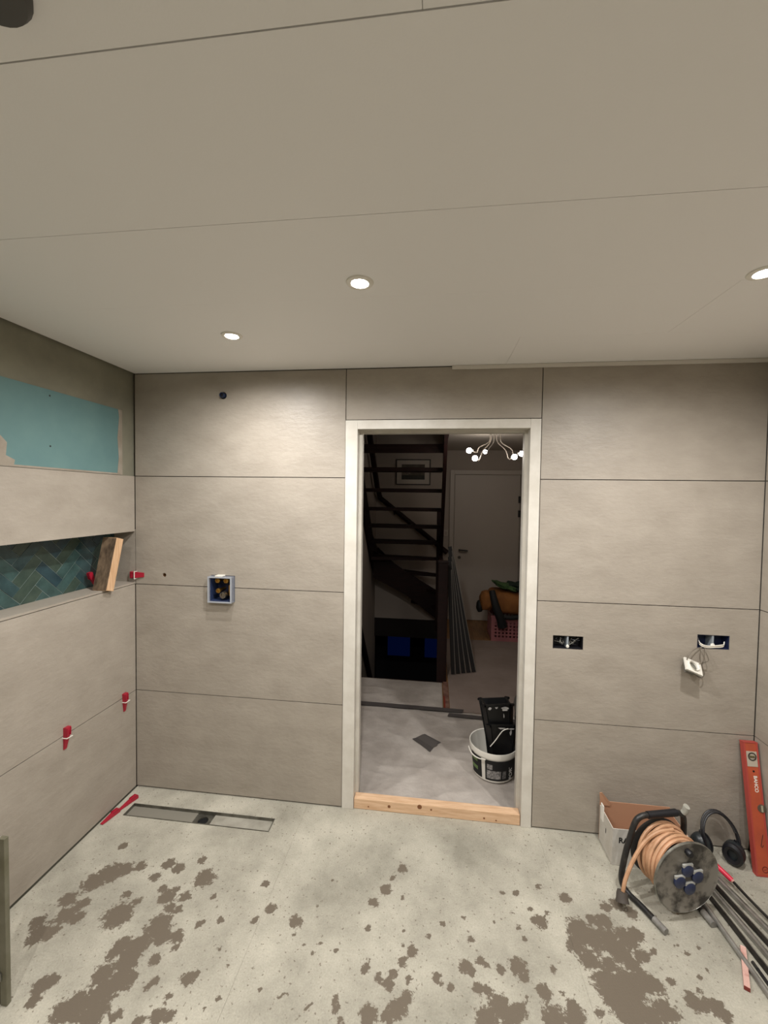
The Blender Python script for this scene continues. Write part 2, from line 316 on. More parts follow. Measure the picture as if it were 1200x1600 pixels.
def floor_mat():
    m = bpy.data.materials.new('screed_floor'); m.use_nodes = True; nt = m.node_tree; b = nt.nodes['Principled BSDF']; L = nt.links.new
    g = N(nt, 'ShaderNodeNewGeometry'); at = N(nt, 'ShaderNodeAttribute', attribute_name='stain')
    n1 = N(nt, 'ShaderNodeTexNoise', Scale=50, Detail=8, Roughness=.74); L(g.outputs['Position'], n1.inputs['Vector'])
    s = N(nt, 'ShaderNodeMath', operation='MULTIPLY_ADD'); s.inputs[1].default_value = 2.9; s.inputs[2].default_value = -1.45; L(n1.outputs['Fac'], s.inputs[0])
    a = N(nt, 'ShaderNodeMath', operation='ADD'); L(at.outputs['Fac'], a.inputs[0]); L(s.outputs[0], a.inputs[1])
    r = N(nt, 'ShaderNodeMapRange'); r.inputs[1].default_value = .08; r.inputs[2].default_value = .22; L(a.outputs[0], r.inputs[0])
    n4 = N(nt, 'ShaderNodeTexNoise', Scale=75, Detail=3, Roughness=.5); L(g.outputs['Position'], n4.inputs['Vector'])
    r4 = N(nt, 'ShaderNodeMapRange'); r4.inputs[1].default_value = .64; r4.inputs[2].default_value = .69; r4.inputs[4].default_value = .75; L(n4.outputs['Fac'], r4.inputs[0])
    mx = N(nt, 'ShaderNodeMath', operation='MAXIMUM'); L(r.outputs[0], mx.inputs[0]); L(r4.outputs[0], mx.inputs[1])
    n2 = N(nt, 'ShaderNodeTexNoise', Scale=2.6, Detail=7, Roughness=.65); L(g.outputs['Position'], n2.inputs['Vector'])
    c1 = N(nt, 'ShaderNodeValToRGB'); e = c1.color_ramp.elements; e[0].position = .34; e[0].color = lin('#918d80'); e[1].position = .68; e[1].color = lin('#c0bbac')
    L(n2.outputs['Fac'], c1.inputs[0])
    n3 = N(nt, 'ShaderNodeTexNoise', Scale=160, Detail=4, Roughness=.7); L(g.outputs['Position'], n3.inputs['Vector'])
    r3 = N(nt, 'ShaderNodeMapRange'); r3.inputs[1].default_value = .3; r3.inputs[2].default_value = .7; r3.inputs[3].default_value = .86; r3.inputs[4].default_value = 1.1; L(n3.outputs['Fac'], r3.inputs[0])
    ml = N(nt, 'ShaderNodeMix', data_type='RGBA', blend_type='MULTIPLY'); ml.inputs[0].default_value = 1; L(c1.outputs[0], ml.inputs[6]); L(r3.outputs[0], ml.inputs[7])
    mc = N(nt, 'ShaderNodeMix', data_type='RGBA'); L(mx.outputs[0], mc.inputs[0]); L(ml.outputs[2], mc.inputs[6]); mc.inputs[7].default_value = lin('#6e6457')
    L(mc.outputs[2], b.inputs['Base Color']); b.inputs['Roughness'].default_value = .8; b.inputs['Specular IOR Level'].default_value = .3
    ad = N(nt, 'ShaderNodeMath', operation='ADD'); L(n3.outputs['Fac'], ad.inputs[0]); L(n2.outputs['Fac'], ad.inputs[1])
    bp = N(nt, 'ShaderNodeBump', Strength=.35, Distance=.008); L(ad.outputs[0], bp.inputs['Height']); L(bp.outputs[0], b.inputs['Normal'])
    return m
M_FLOOR = floor_mat()
fl = MB().box((-.05, YF - .1, -.12), (W + .05, .0125, -.026)).build('floor', M_SUB); tag(fl, 'pale dusty screed floor with brown damp stains', 'floor', kind='structure')
DR = (.083, .866, -.207, -.124)
def ticks(a, b, st, extra=()):
    t = list(np.arange(a, b, st)) + [b] ; t = [q for q in t if all(abs(q - e) > st * .4 for e in extra)] + [e for e in extra if a < e < b]; return sorted(t)
for (x0, x1) in ((.004, 1.0), (1.0006, 2.188), (2.1886, W)):
    xs = ticks(x0, x1, .014, DR[:2] if x0 < .1 else ()); yy = [YF, -2.0] + ticks(-1.3, .012, .014, DR[2:] if x0 < .1 else ())
    nx, ny = len(xs), len(yy); V = []; F = []; S = []
    for y in yy:
        for x in xs:
            V.append((x, y, .0008 * noise.noise(Vector((x * 6, y * 6, 0))) if y < 0 else 0)); S.append(stain_at(x, y))
    for j in range(ny - 1):
        for i in range(nx - 1):
            if x0 < .1 and DR[0] < (xs[i] + xs[i + 1]) / 2 < DR[1] and DR[2] < (yy[j] + yy[j + 1]) / 2 < DR[3]: continue
            F.append((j * nx + i, j * nx + i + 1, (j + 1) * nx + i + 1, (j + 1) * nx + i))
    k = len(V); bx = [(x0, YF), (x1, YF), (x1, .012), (x0, .012)]     # skirt
    ring = [0, nx - 1, nx * ny - 1, nx * (ny - 1)]
    V += [(a, b, -.025) for a, b in bx]; S += [0] * 4
    nb = len(V); V += V[:nx * ny]; S += S[:nx * ny]
    edge = [[i for i in range(nx)], [j * nx + nx - 1 for j in range(ny)], [nx * (ny - 1) + i for i in range(nx - 1, -1, -1)], [j * nx for j in range(ny - 1, -1, -1)]]
    for q in range(4): F.append(tuple([k + q] + [k + (q + 1) % 4] + [nb + e_ for e_ in edge[q][::-1]]))
    org = ORG[fl.name]; me = bpy.data.meshes.new('screed_board'); me.from_pydata([(a - org.x, b - org.y, c - org.z) for a, b, c in V], [], F)
    at_ = me.attributes.new('stain', 'FLOAT', 'POINT'); at_.data.foreach_set('value', S); me.materials.append(M_FLOOR)
    for p in me.polygons[:-4]: p.use_smooth = True
    bm = bmesh.new(); bm.from_mesh(me); bmesh.ops.delete(bm, geom=[q for q in bm.verts if not q.link_faces], context='VERTS'); bm.to_mesh(me); bm.free()
    o = bpy.data.objects.new('screed_board', me); COL.objects.link(o); o.parent = fl; ORG[o.name] = org
# linear shower drain
d = thing('linear_drain', ((DR[0] + DR[1]) / 2, (DR[2] + DR[3]) / 2, -.024), 'long open steel shower drain channel set in the floor by the left corner', 'drain')
t = .0025; M_DRAIN = mat('drain_steel', '#7f7d74', .4, metal=.7, var='#605d55', scale=20)
b_ = MB()
for a, c in (((DR[0], DR[2], -.024), (DR[1], DR[2] + t, .003)), ((DR[0], DR[3] - t, -.024), (DR[1], DR[3], .003)), ((DR[0], DR[2] + t, -.024), (DR[0] + t, DR[3] - t, .003)), ((DR[1] - t, DR[2] + t, -.024), (DR[1], DR[3] - t, .003))): b_.box(a, c)
b_.build('channel_rim', M_DRAIN, d)
DM = mat('dusty_drain_bed', '#a5a195', .7, var='#8b877b', scale=12)
MB().box((DR[0] + t, DR[2] + t, -.0245), (.45, DR[3] - t, -.012)).build('channel_bed', mat('drain_bed_dark', '#8d897e', .5, metal=.2), d)
MB().box((.545, DR[2] + t, -.0245), (DR[1] - t, DR[3] - t, -.012)).build('channel_bed', DM, d)
slab([.45, .545], [DR[2] + t, DR[3] - t], [], -.0245, -.016, 'xy', [((.45 + .545) / 2, (DR[2] + DR[3]) / 2, .026)]).build('outlet_plate', M_DRAIN, d)
MB().lathe([(0, -.0243), (.025, -.0243), (.025, -.0225), (.021, -.0225), (.021, -.0235), (0, -.0235)], ((.45 + .545) / 2, (DR[2] + DR[3]) / 2, 0), 24).build('outlet_cup', M_HOLE, d)

# ---- doorway frame (no leaf) + sill timber
dr = thing('door_1', (1.674, .05, 0), 'white painted wooden frame of the open doorway', 'door frame', kind='structure')
def jamb(x0, x1, xi0, xi1):
    m = MB().box((x0, -.004, 0), (x1, .055, 2.052), bev=.002); m.box((xi0, .055, 0), (xi1, .10, 2.05)); return m
jamb(1.187, 1.250, 1.187, 1.266).build('jamb', M_WHITE, dr); jamb(2.110, 2.161, 2.096, 2.161).build('jamb', M_WHITE, dr)
MB().box((1.250, -.004, 2.006), (2.110, .055, 2.052), bev=.002).box((1.266, .055, 1.994), (2.096, .10, 2.05)).build('head_rail', M_WHITE, dr)
sb = thing('sill_timber', (1.676, .03, 0), 'pale pine batten laid across the foot of the doorway', 'timber')
M_PINEX = mat('pine_batten', '#dfbd9b', .6, var='#cba480', scale=7, stretch=(1.2, 12, 12), detail=4)
MB().box((1.252, .004, .001), (2.108, .053, .056), bev=.002).build('batten', M_PINEX, sb)
for (x, z, r) in ((1.44, .03, .008), (1.60, .045, .012), (1.66, .036, .005), (1.93, .02, .005), (1.99, .015, .004), (1.33, .018, .004)):
    MB().lathe([(0, .0035), (r, .0035), (r, .0045), (0, .0045)], (x, 0, z), 12, 'y').build('knot', mat('pine_knot', '#7d4f2f', .7), sb)

# ---- ceiling downlights (the light sources of the room)
def downlight(x, y, label, k=1.0):
    o = thing('downlight', (x, y, H - .004), label, 'ceiling light', 'recessed ceiling downlights')
    MB().lathe([(.027, H - .001), (.027, H - .005), (.031, H - .0065), (.041, H - .004), (.043, H - .0005), (.027, H - .0005)], (x, y, 0), 32).build('trim_ring', M_WHITEPL, o, smooth=True)
    MB().lathe([(0, H - .003), (.0265, H - .003), (.0265, H - .0008), (0, H - .0008)], (x, y, 0), 24).build('lens', M_LENS, o)
    ld = bpy.data.lights.new('downlight_spot', 'SPOT'); ld.energy = SPOT_W * k; ld.color = LAMP_COL; ld.spot_size = math.radians(174); ld.spot_blend = .85; ld.shadow_soft_size = .02
    lo = bpy.data.objects.new('downlight_spot', ld); COL.objects.link(lo); lo.parent = o; lo.location = (0, 0, -.012)
downlight(.804, -.469, 'lit recessed downlight nearest the left corner of the ceiling', .64)
downlight(1.408, -.836, 'lit recessed downlight in the middle of the ceiling in front of the doorway')
downlight(2.579, -.783, 'lit recessed downlight at the right edge of the photo')
downlight(.75, -1.95, 'lit recessed downlight behind the camera on the left', .75)
downlight(1.62, -2.45, 'lit recessed downlight behind the camera in the middle', .6)
downlight(2.55, -2.0, 'lit recessed downlight behind the camera on the right', .75)
o = thing('ceiling_fitting', (1.06, -1.63, H), 'dark grey round fitting on the ceiling at the top left of the photo', 'fitting')
MB().lathe([(0, H - .022), (.03, H - .022), (.044, H - .018), (.05, H - .008), (.05, H - .0005), (0, H - .0005)], (1.06, -1.63, 0), 28).build('housing', mat('dark_grey_plastic', '#4a4845', .6), o, smooth=True)
MB().lathe([(0, H - .025), (.012, H - .025), (.015, H - .0215), (0, H - .0215)], (1.06, -1.63, 0), 16).build('cap', M_BLACK, o)

# ================================================================ THINGS ON THE TILED WALLS
# shower valve box
o = thing('shower_valve_box', (.516, .03, 1.07), 'clear blue plastic box with brass shower valve fittings sunk into the tiled wall', 'valve box')
x0, x1, z0, z1, yf = VALVE[0] + .002, VALVE[1] - .002, VALVE[2] + .002, VALVE[3] - .002, -.036; t = .004
m = MB(); m.box((x0, yf, z0), (x1, .06, z0 + t)).box((x0, yf, z1 - t), (x1, .06, z1)).box((x0, yf, z0 + t), (x0 + t, .06, z1 - t)).box((x1 - t, yf, z0 + t), (x1, .06, z1 - t))
m.build('shell', M_CLEARBLUE, o)
MB().box((x0 + t + .001, .058, z0 + t + .001), (x1 - t - .001, .064, z1 - t - .001)).build('back_plate', M_DARKBLUE, o)
m = MB(); e = .0065
m.box((x0, yf - .003, z0), (x1, yf, z0 + e)).box((x0, yf - .003, z1 - e), (x1, yf, z1)).box((x0, yf - .003, z0 + e), (x0 + e, yf, z1 - e)).box((x1 - e, yf - .003, z0 + e), (x1, yf, z1 - e))
m.build('rim', mat('pale_blue_rim', '#a3a7ae', .3), o)
m = MB().box((x0 + t, -.02, z0 + t), (x0 + t + .004, .057, z1 - t)).box((x1 - t - .004, -.02, z0 + t), (x1 - t, .057, z1 - t)).box((x0 + t + .004, -.02, z0 + t), (x1 - t - .004, .057, z0 + t + .004))
m.build('liner', M_BLUE, o)
for (x, z, r) in ((.492, 1.196, .015), (.540, 1.196, .015), (.496, 1.140, .013)):
    f = MB().lathe([(0, -.016), (r * .55, -.016), (r * .55, -.012), (r, -.01), (r, .0), (r * .7, .004), (r * .7, .056), (0, .056)], (x, 0, z), 8).M
    MB().lathe([(0, -.01), (r * .5, -.01), (r * .5, -.016), (r, -.014), (r, .002), (r * .7, .006), (r * .7, .057), (0, .057)], (x, 0, z), 6 if r > .014 else 16, 'y').build('brass_fitting', M_BRASS, o)
MB().lathe([(0, -.02), (.008, -.02), (.010, -.026), (.017, -.024), (.019, .0), (.012, .006), (.012, .057), (0, .057)], (.527, 0, 1.118), 20, 'y').build('valve_cartridge', mat('worn_chrome', '#8b8378', .25, metal=.9), o, smooth=True)
MB().box((.548, .0, 1.11), (.566, .057, 1.17), bev=.004).build('brass_body', M_BRASS, o)
MB().box((.49, yf - .002, 1.2205), (.53, -.0005, 1.2265), bev=.001).build('clip', M_WHITEPL, o)
# blue pipe stub
o = thing('pipe_stub', (.517, .0, 2.175), 'dark blue pipe stub poking out of the wall below the ceiling', 'pipe')
MB().lathe([(.010, -.018), (.014, -.018), (.014, .0115), (.010, .0115), (.010, -.018)], (.517, 0, 2.19), 20, 'y').build('sleeve', mat('navy_pipe', '#1c2a48', .4), o, smooth=True)
MB().lathe([(0, -.012), (.0095, -.012), (.0095, .0115), (0, .0115)], (.517, 0, 2.19), 16, 'y').build('plug', M_BLACK, o)
# small brass outlet in drilled hole
o = thing('pipe_outlet', (.174, .005, 1.2), 'small dark pipe outlet in a drilled hole beside the niche', 'pipe')
MB().lathe([(.0055, .003), (.0095, .003), (.0095, .0115), (.0055, .0115), (.0055, .003)], (.174, 0, 1.212), 18, 'y').build('pipe_end', mat('dull_brass', '#6b4a2c', .5, metal=.6), o, smooth=True)
MB().lathe([(0, .009), (.005, .009), (.005, .0115), (0, .0115)], (.174, 0, 1.212), 12, 'y').build('bore', M_HOLE, o)
# electrical back boxes
def back_box(h, label, liner):
    x0, x1, z0, z1 = h[0] + .001, h[1] - .001, h[2] + .001, h[3] - .001
    o = thing('back_box', ((x0 + x1) / 2, .03, z0), label, 'electrical box'); t = .002
    m = MB(); m.box((x0, .002, z0), (x1, .055, z0 + t)).box((x0, .002, z1 - t), (x1, .055, z1)).box((x0, .002, z0 + t), (x0 + t, .055, z1 - t)).box((x1 - t, .002, z0 + t), (x1, .055, z1 - t)).box((x0 + t, .052, z0 + t), (x1 - t, .055, z1 - t))
    m.build('shell', liner, o); xm = (x0 + x1) / 2
    MB().box((xm - .004, .004, z0 + t), (xm + .004, .052, z1 - t)).build('divider', mat('box_divider', '#8f969c', .5), o)
    return o, xm, z0, z1
random.seed(3)
o, xm, z0, z1 = back_box(SOC[0], 'double back box full of black wires in the wall right of the doorway', M_BLACK)
for s in (-1, 1):
    for k in range(4):
        cx = xm + s * .034; p = [(cx + random.uniform(-.025, .025), .05, z0 + .012 + random.uniform(0, .04))]
        for q in range(4): p.append((cx + random.uniform(-.024, .024), random.uniform(.008, .03), z0 + .012 + random.uniform(0, .038)))
        MB().tube(arc(p, 5), .0017, 6).build('wire', [M_BLACK, mat('grey_wire', '#8b8880', .5)][k % 2], o, smooth=True)
MB().lathe([(0, .0), (.006, .0), (.008, .004), (.005, .012), (0, .012)], (xm, 0, z0 + .012), 14, 'y').build('screw_boss', M_WHITEPL, o)
o, xm, z0, z1 = back_box(SOC[1], 'double blue back box near the right corner with wires hanging out', M_DARKBLUE)
random.seed(5)
for k in range(3):
    zz = z0 + .008 + .004 * k
    MB().tube(arc([(xm + .06, .02, z0 + .03 - .006 * k), (xm + .045, .005, zz + .004), (xm + .01, .0, zz), (xm - .03, -.002, zz - .002), (xm - .055, .004, zz + .008), (xm - .04, .05, zz + .02)], 6), .0024, 7).build('wire', [M_WHITEPL, mat('cream_wire', '#b5aa98', .5)][k % 2], o, smooth=True)
MB().lathe([(0, .0), (.007, .0), (.010, .005), (.005, .014), (0, .014)], (xm, 0, z0 + .016), 14, 'y').build('screw_boss', M_WHITEPL, o)
# hanging socket
S = Vector((2.859, -.042, .878)); MS = rotM(S, math.radians(-48), math.radians(22), 0)
o = thing('hanging_socket', S, 'white wall socket dangling from its wires below the blue back box', 'socket')
MB(MS).box((-.040, -.002, -.030), (.040, .001, .030)).build('mounting_bracket', M_STEEL, o)
m = slab([-.038, .038], [-.027, .036], [], -.012, -.003, 'xz', [(0, .006, .0195)]); m.M = MS; m.build('face_plate', M_WHITEPL, o)
MB(MS).lathe([(.0190, -.012), (.0235, -.019), (.0235, -.012), (.0195, -.0121)], (0, 0, .006), 28, 'y').build('collar', M_WHITEPL, o, smooth=True)
MB(MS).lathe([(0, .004), (.019, .004), (.019, .001), (0, .001)], (0, 0, .006), 24, 'y').build('recess', mat('socket_recess', '#8a8276', .6), o)
for s in (-1, 1): MB(MS).lathe([(0, -.001), (.003, -.001), (.003, .0008), (0, .0008)], (s * .009, 0, .006), 10, 'y').build('pin_hole', M_HOLE, o)
MB(MS).box((-.020, .0045, -.018), (.020, .028, .026), bev=.003).build('socket_body', mat('grey_body', '#77746d', .5), o)
for k, p in enumerate(([(2.93, .0, .968), (2.88, -.02, .960), (2.846, -.035, .935), (2.842, -.03, .905), (2.852, -.02, .885)], [(2.92, .0, .967), (2.906, -.025, .958), (2.912, -.035, .925), (2.905, -.03, .90), (2.875, -.02, .882)], [(2.935, .0, .968), (2.925, -.025, .955), (2.935, -.03, .915), (2.912, -.025, .895), (2.92, -.03, .85), (2.905, -.03, .83), (2.88, -.02, .845), (2.865, -.018, .866)])):
    MB().tube(arc(p, 7), .0021, 7).build('wire', mat('grey_insulation', '#6f675c', .5), o, smooth=True)

# ---- red levelling wedges with white clips
def wedge(M, L, label, clip=True, grp='red tile levelling wedges', w0=.0115):
    loc = M.translation; o = thing('levelling_wedge', loc, label, 'wedge', grp)
    # local: length along x, thickness z, width y
    w1 = w0 + .0015
    m = MB(M); poly = [(-L / 2, 0, .0), (L / 2, 0, .0), (L / 2, 0, .016), (L / 2 - .012, 0, .018), (-L / 2, 0, .003)]
    m.prism([(a, -w0, c) for a, b, c in poly], (0, 2 * w0, 0)); m.v = [Vector((q.x, q.y * (.62 + .38 * (q.x + L / 2) / L) * 1.1, q.z)) for q in m.v]; m.build('wedge_body', M_RED, o)
    for s in (-1, 1): MB(M).box((.012, s * w0 * .8 - .0015, .004), (L / 2 - .004, s * w0 * .8 + .0015, .0195)).build('side_rail', mat('dark_red_plastic', '#94122a', .4), o)
    if clip:
        m = MB(M); x = .004
        m.box((x, -w1 - .003, 0), (x + .003, -w1, .024)).box((x, w1, 0), (x + .003, w1 + .003, .024)).box((x, -w1, .0205), (x + .003, w1, .024)); m.build('clip', M_WHITEPL, o)
    return o
def frameM(loc, ex, ez):
    ex = Vector(ex).normalized(); ez = Vector(ez).normalized(); ey = ez.cross(ex); return Matrix.Translation(Vector(loc)) @ Matrix((ex, ey, ez)).transposed().to_4x4()
wedge(frameM((.0005, -.453, .543), (0, .06, 1), (1, 0, 0)), .1, 'red wedge in a white clip on the left wall, the one nearer the camera')
wedge(frameM((.0005, -.092, .53), (0, -.03, 1), (1, 0, 0)), .1, 'red wedge in a white clip on the left wall, close to the corner')
wedge(frameM((.016, -.0008, 1.208), (-1, 0, 0), (0, -1, 0)), .075, 'red wedge in a white clip lying across the corner joint beside the niche', w0=.017)
wedge(frameM((-.088, -.185, 1.2095), (-.1, -.3, 1), (-.3, -1, -.33)), .095, 'red wedge standing in the niche behind the timber prop', clip=False)
wedge(frameM((.052, -.13, .0015), (.25, 1, 0), (0, 0, 1)), .1, 'red wedge on the floor nearest the corner beside the drain', clip=False)
wedge(frameM((.032, -.232, .0015), (.18, 1, 0), (0, 0, 1)), .095, 'red wedge on the floor lying against the left wall beside the drain', clip=False)
# ---- timber prop leaning in the niche
o = thing('timber_prop', (-.013, -.2, NZ0 + .002), 'weathered wooden block leaning in the tiled niche', 'timber')
A_ = math.atan2(.075, .275); MT = rotM((-.0135, -.236, NZ0 + .002), rx=-A_)
MB(MT).box((-.039, 0, 0), (.039, .048, .27), bev=.0015).build('block', M_PINE2, o)
MB(MT).box((-.038, -.0012, .002), (.0375, -.0002, .268)).build('weathered_face', M_OLDWOOD, o, label='dark weathered face')
for k in range(3):
    MB(MT).tube([(.0395, .045 , .06 + .006 * k), (.0395, .052, .06 + .006 * k)], .0016, 6).build('nail', M_STEEL, o)

# ================================================================ THE CORNER OF TOOLS
# cardboard carton
o = thing('cardboard_carton', (2.63, -.1, 0), 'small open cardboard carton with a white printed front behind the cable reel', 'box')
cx0, cx1, cy0, cy1, hz = 2.478, 2.795, -.172, -.022, .170; t = .003
def panel(a, b, outm, name, label=None): return MB().box(a, b).build(name, outm, o, label=label)
panel((cx0, cy0, .001), (cx1, cy0 + t, hz), M_CARDW, 'front_panel'); panel((cx0, cy1 - t, .001), (cx1, cy1, .190), M_CARDB, 'back_panel')
panel((cx0, cy0 + t, .001), (cx0 + t, cy1 - t, hz), M_CARDW, 'side_panel'); panel((cx1 - t, cy0 + t, .001), (cx1, cy1 - t, hz), M_CARDB, 'side_panel')
panel((cx0 + t, cy0 + t, .001), (cx1 - t, cy1 - t, .004), M_CARDB, 'bottom_panel')
MB().prism([(cx0 + .001, cy1 - .002, .170), (cx0 - .004, cy1 - .003, .232), (cx0 + .006, cy1 - .006, .236), (cx0 + .045, cy1 - .006, .190), (cx0 + .045, cy1 - .005, .172)], (0, -.003, 0)).build('flap', M_CARDB, o)
MB().prism([(cx0 + .004, cy0 + .012, hz - .005), (cx0 + .004, cy1 - .03, hz - .005), (cx0 + .022, cy1 - .04, hz - .05), (cx0 + .036, cy0 + .04, hz - .065)], (.002, 0, .0015)).build('flap', M_CARDB, o)
MB().box((cx0 - .003, cy1 - .05, .12), (cx0 + .001, cy1 - .022, .196)).build('torn_edge', mat('torn_white_paper', '#e4e0d8', .8), o)
text('RAC', .034, M_INK, o, rotM((2.537, cy0 - .0006, .118), math.radians(90)), bold=.0008)
text('I', .03, M_INK, o, rotM((cx0 - .0006, -.10, .10), math.radians(90), 0, math.radians(-90)), bold=.0008)

# cable reel
CR = Vector((2.662, -.397, .175)); ANG = math.atan2(.26, .966); MR = rotM(CR, 0, 0, ANG)
o = thing('cable_reel', (CR.x, CR.y, 0), 'metal cable reel wound with orange cable on a black tube stand', 'cable reel')
zf = .0125 - .175
left = [(-.122, -.035, zf), (-.138, .06, zf), (-.152, .125, zf), (-.160, .152, zf + .03), (-.152, .150, zf + .12), (-.13, .146, zf + .22), (-.112, .142, zf + .285), (-.085, .140, zf + .309), (-.04, .138, zf + .313)]
right = [(.05, .136, zf + .313), (.09, .136, zf + .309), (.113, .138, zf + .285), (.12, .142, zf + .2), (.118, .148, zf + .1), (.112, .152, zf + .03), (.105, .125, zf), (.097, .06, zf), (.086, -.035, zf)]
MB(MR).tube(arc(left + right, 5), .0115, 12).build('stand_tube', M_BLACKMET, o, smooth=True)
for x, y, dx in ((-.122, -.035, .15), (.086, -.035, -.12)):
    dv = Vector((dx, 1, 0)).normalized() * -1; p = Vector((x, y, zf))
    if dx > 0: dv = Vector((.16, -1, 0)).normalized()
    else: dv = Vector((-.1, -1, 0)).normalized()
    MB(MR).tube([p - dv * .045, p - dv * .04, p + dv * .002, p + dv * .006], .0125, 12).build('foot_cap', mat('grey_foot_cap', '#8e8b86', .35, var='#6f6c67', scale=30), o, smooth=True)
MB(MR).tube([(-.06, .138, zf + .313), (.075, .136, zf + .313)], .0145, 12).build('hand_grip', M_BLACK, o, smooth=True)
MB(MR).tube(arc([(.1, .125, zf + .318), (.103, .12, zf + .33), (.104, .117, zf + .347), (.105, .115, zf + .352)], 4), .0125, 12).build('grip_knob', mat('pale_grey_knob', '#a5a49a', .5), o, smooth=True)
DISC = mat('scuffed_reel_disc', '#8f8a82', .33, metal=.4, var='#45423e', scale=15, lo=.44, hi=.6, bump=.05, bscale=60)
MB(MR).lathe([(.02, .004), (.134, .004), (.1385, .006), (.1405, .003), (.1405, -.001), (.1385, -.003), (.132, .0), (.045, -.002), (.02, -.002)], (0, 0, 0), 56, 'y').build('front_flange', DISC, o, smooth=True)
MB(MR).lathe([(.1415, .005), (.1415, -.002), (.1392, -.0035), (.1388, -.0025), (.1400, .0), (.1405, .005)], (0, 0, 0), 56, 'y').build('flange_rim', M_STEEL, o, smooth=True)
MB(MR).lathe([(0, .147), (.118, .147), (.122, .150), (.122, .153), (.118, .155), (0, .155)], (0, 0, 0), 48, 'y').build('back_flange', mat('black_flange', '#2c2b2a', .5), o, smooth=True)
MB(MR).lathe([(0, .004), (.07, .004), (.07, .147), (0, .147)], (0, 0, 0), 32, 'y').build('drum', M_BLACK, o, smooth=True)
random.seed(11); pts = []; turns = 8.0
for i in range(int(turns * 30)):
    a = i / 30 * 6.28318; q = i / (turns * 30)
    y = .014 + .122 * (q if q <= 1 else 2 - q) + .006 * math.sin(a * .5 + 1)
    r = .094 + .006 * math.sin(a * .37 + 2) + .004 * math.sin(a * 1.0)
    pts.append((r * math.cos(a), y, r * math.sin(a)))
MB(MR).tube(pts, .0072, 8).build('cable_turns', M_ORANGE, o, smooth=True, label='inner turns of orange cable')
pts = []; turns = 6.5
for i in range(int(turns * 30)):
    a = i / 30 * 6.28318; q = i / (turns * 30)
    y = .132 - .112 * q + .011 * math.sin(a + .8) + .004 * math.sin(a * .43)
    r = .1105 + .005 * math.sin(a * .31) + .004 * math.sin(a * 1.0 + 2)
    pts.append((r * math.cos(a), y, r * math.sin(a)))
MB(MR).tube(pts, .0075, 8).build('cable_turns', M_ORANGE, o, smooth=True, label='outer turns of orange cable')
tail = arc([(.02, .09, .118), (-.05, .095, .108), (-.105, .10, .066), (-.150, .10, .0), (-.187, .095, -.07), (-.205, .088, -.125)], 6)
MB(MR).tube(tail, .0075, 8).build('cable_tail', M_ORANGE, o, smooth=True)
MB(MR).tube([(-.204, .089, -.118), (-.208, .086, -.128), (-.212, .08, -.142), (-.214, .075, -.150)], .020, 14, r2=.025).build('plug', mat('grey_rubber_plug', '#4a433d', .7), o, smooth=True)
SB = mat('blue_socket_lid', '#2b3350', .35)
for k, (x, z) in enumerate(((-.006, .036), (.039, .006), (-.039, -.006), (.006, -.037))):
    s = MB(MR).lathe([(.0, -.003), (.0225, -.003), (.0245, -.006), (.0245, -.012), (.021, -.014), (0, -.0145)], (x, 0, z), 20, 'y').build('socket_lid', SB, o, smooth=True)
    MB(MR).box((x - .022, -.0125, z + .014), (x + .022, -.004, z + .0265), bev=.002).build('lid_hinge', mat('pale_hinge', '#a9a9a4', .4), s)
MB(MR).lathe([(.0, -.0025), (.05, -.0025), (.052, -.004), (.05, -.0055), (0, -.0055)], (0, 0, 0), 32, 'y').build('socket_plate', mat('socket_plate', '#57544f', .4, metal=.3), o, smooth=True)
MB(MR).lathe([(0, -.002), (.012, -.002), (.014, -.014), (.010, -.022), (0, -.022)], (-.005, 0, .108), 18, 'y').build('crank_knob', M_BLACK, o, smooth=True)

# spirit level leaning in the corner
LV = .553; TL = math.atan2(.112, .54); ML = rotM((3.096, -.145, .0015), rx=-TL)
o = thing('spirit_level', (3.126, -.14, 0), 'orange red spirit level leaning upright in the right corner', 'spirit level')
MB(ML).box((.004, 0, .004), (.056, .022, LV - .004), bev=.0015).build('beam', M_LEVEL, o)
MB(ML).box((0, -.0015, .004), (.0065, .0235, LV - .004)).build('rail', M_LEVELEDGE, o); MB(ML).box((.0535, -.0015, .004), (.060, .0235, LV - .004)).build('rail', M_LEVELEDGE, o)
MB(ML).box((-.001, -.002, 0), (.061, .024, .004)).build('end_cap', M_LEVELEDGE, o); MB(ML).box((-.001, -.002, LV - .004), (.061, .024, LV)).build('end_cap', M_LEVELEDGE, o)
v = MB(ML).box((.008, -.0018, LV - .105), (.052, .0005, LV - .04), bev=.0006).build('vial_block', mat('scuffed_cream_plate', '#b1a595', .5), o)
MB(ML).lathe([(.013, -.0015), (.018, -.0015), (.018, -.0035), (.013, -.0035), (.013, -.0015)], (.031, 0, LV - .062), 24, 'y').build('vial_ring', mat('dark_vial_ring', '#3d3833', .4), v, smooth=True)
MB(ML).tube([(.020, -.0025, LV - .062), (.040, -.0025, LV - .062)], .0045, 10).build('vial', mat('olive_vial', '#5a5236', .2), v, smooth=True)
v = MB(ML).lathe([(0, -.0022), (.017, -.0022), (.017, .0005), (0, .0005)], (.049, 0, .275), 20, 'y').build('centre_vial_window', mat('dark_window', '#574c40', .4), o)
MB(ML).tube([(.050, -.0028, .262), (.050, -.0028, .288)], .0045, 10).build('vial', mat('pale_vial', '#99917c', .2), v, smooth=True)
MB(ML).lathe([(0, -.0008), (.0045, -.0008), (.0045, .0004), (0, .0004)], (.032, 0, LV - .125), 12, 'y').build('hanging_hole', M_HOLE, o)
text('BAHCO', .020, M_WHITEPL, o, ML @ Matrix.Translation((.036, -.0007, .375)) @ Matrix(((0, 1, 0, 0), (0, 0, -1, 0), (-1, 0, 0, 0), (0, 0, 0, 1))), bold=.0004)
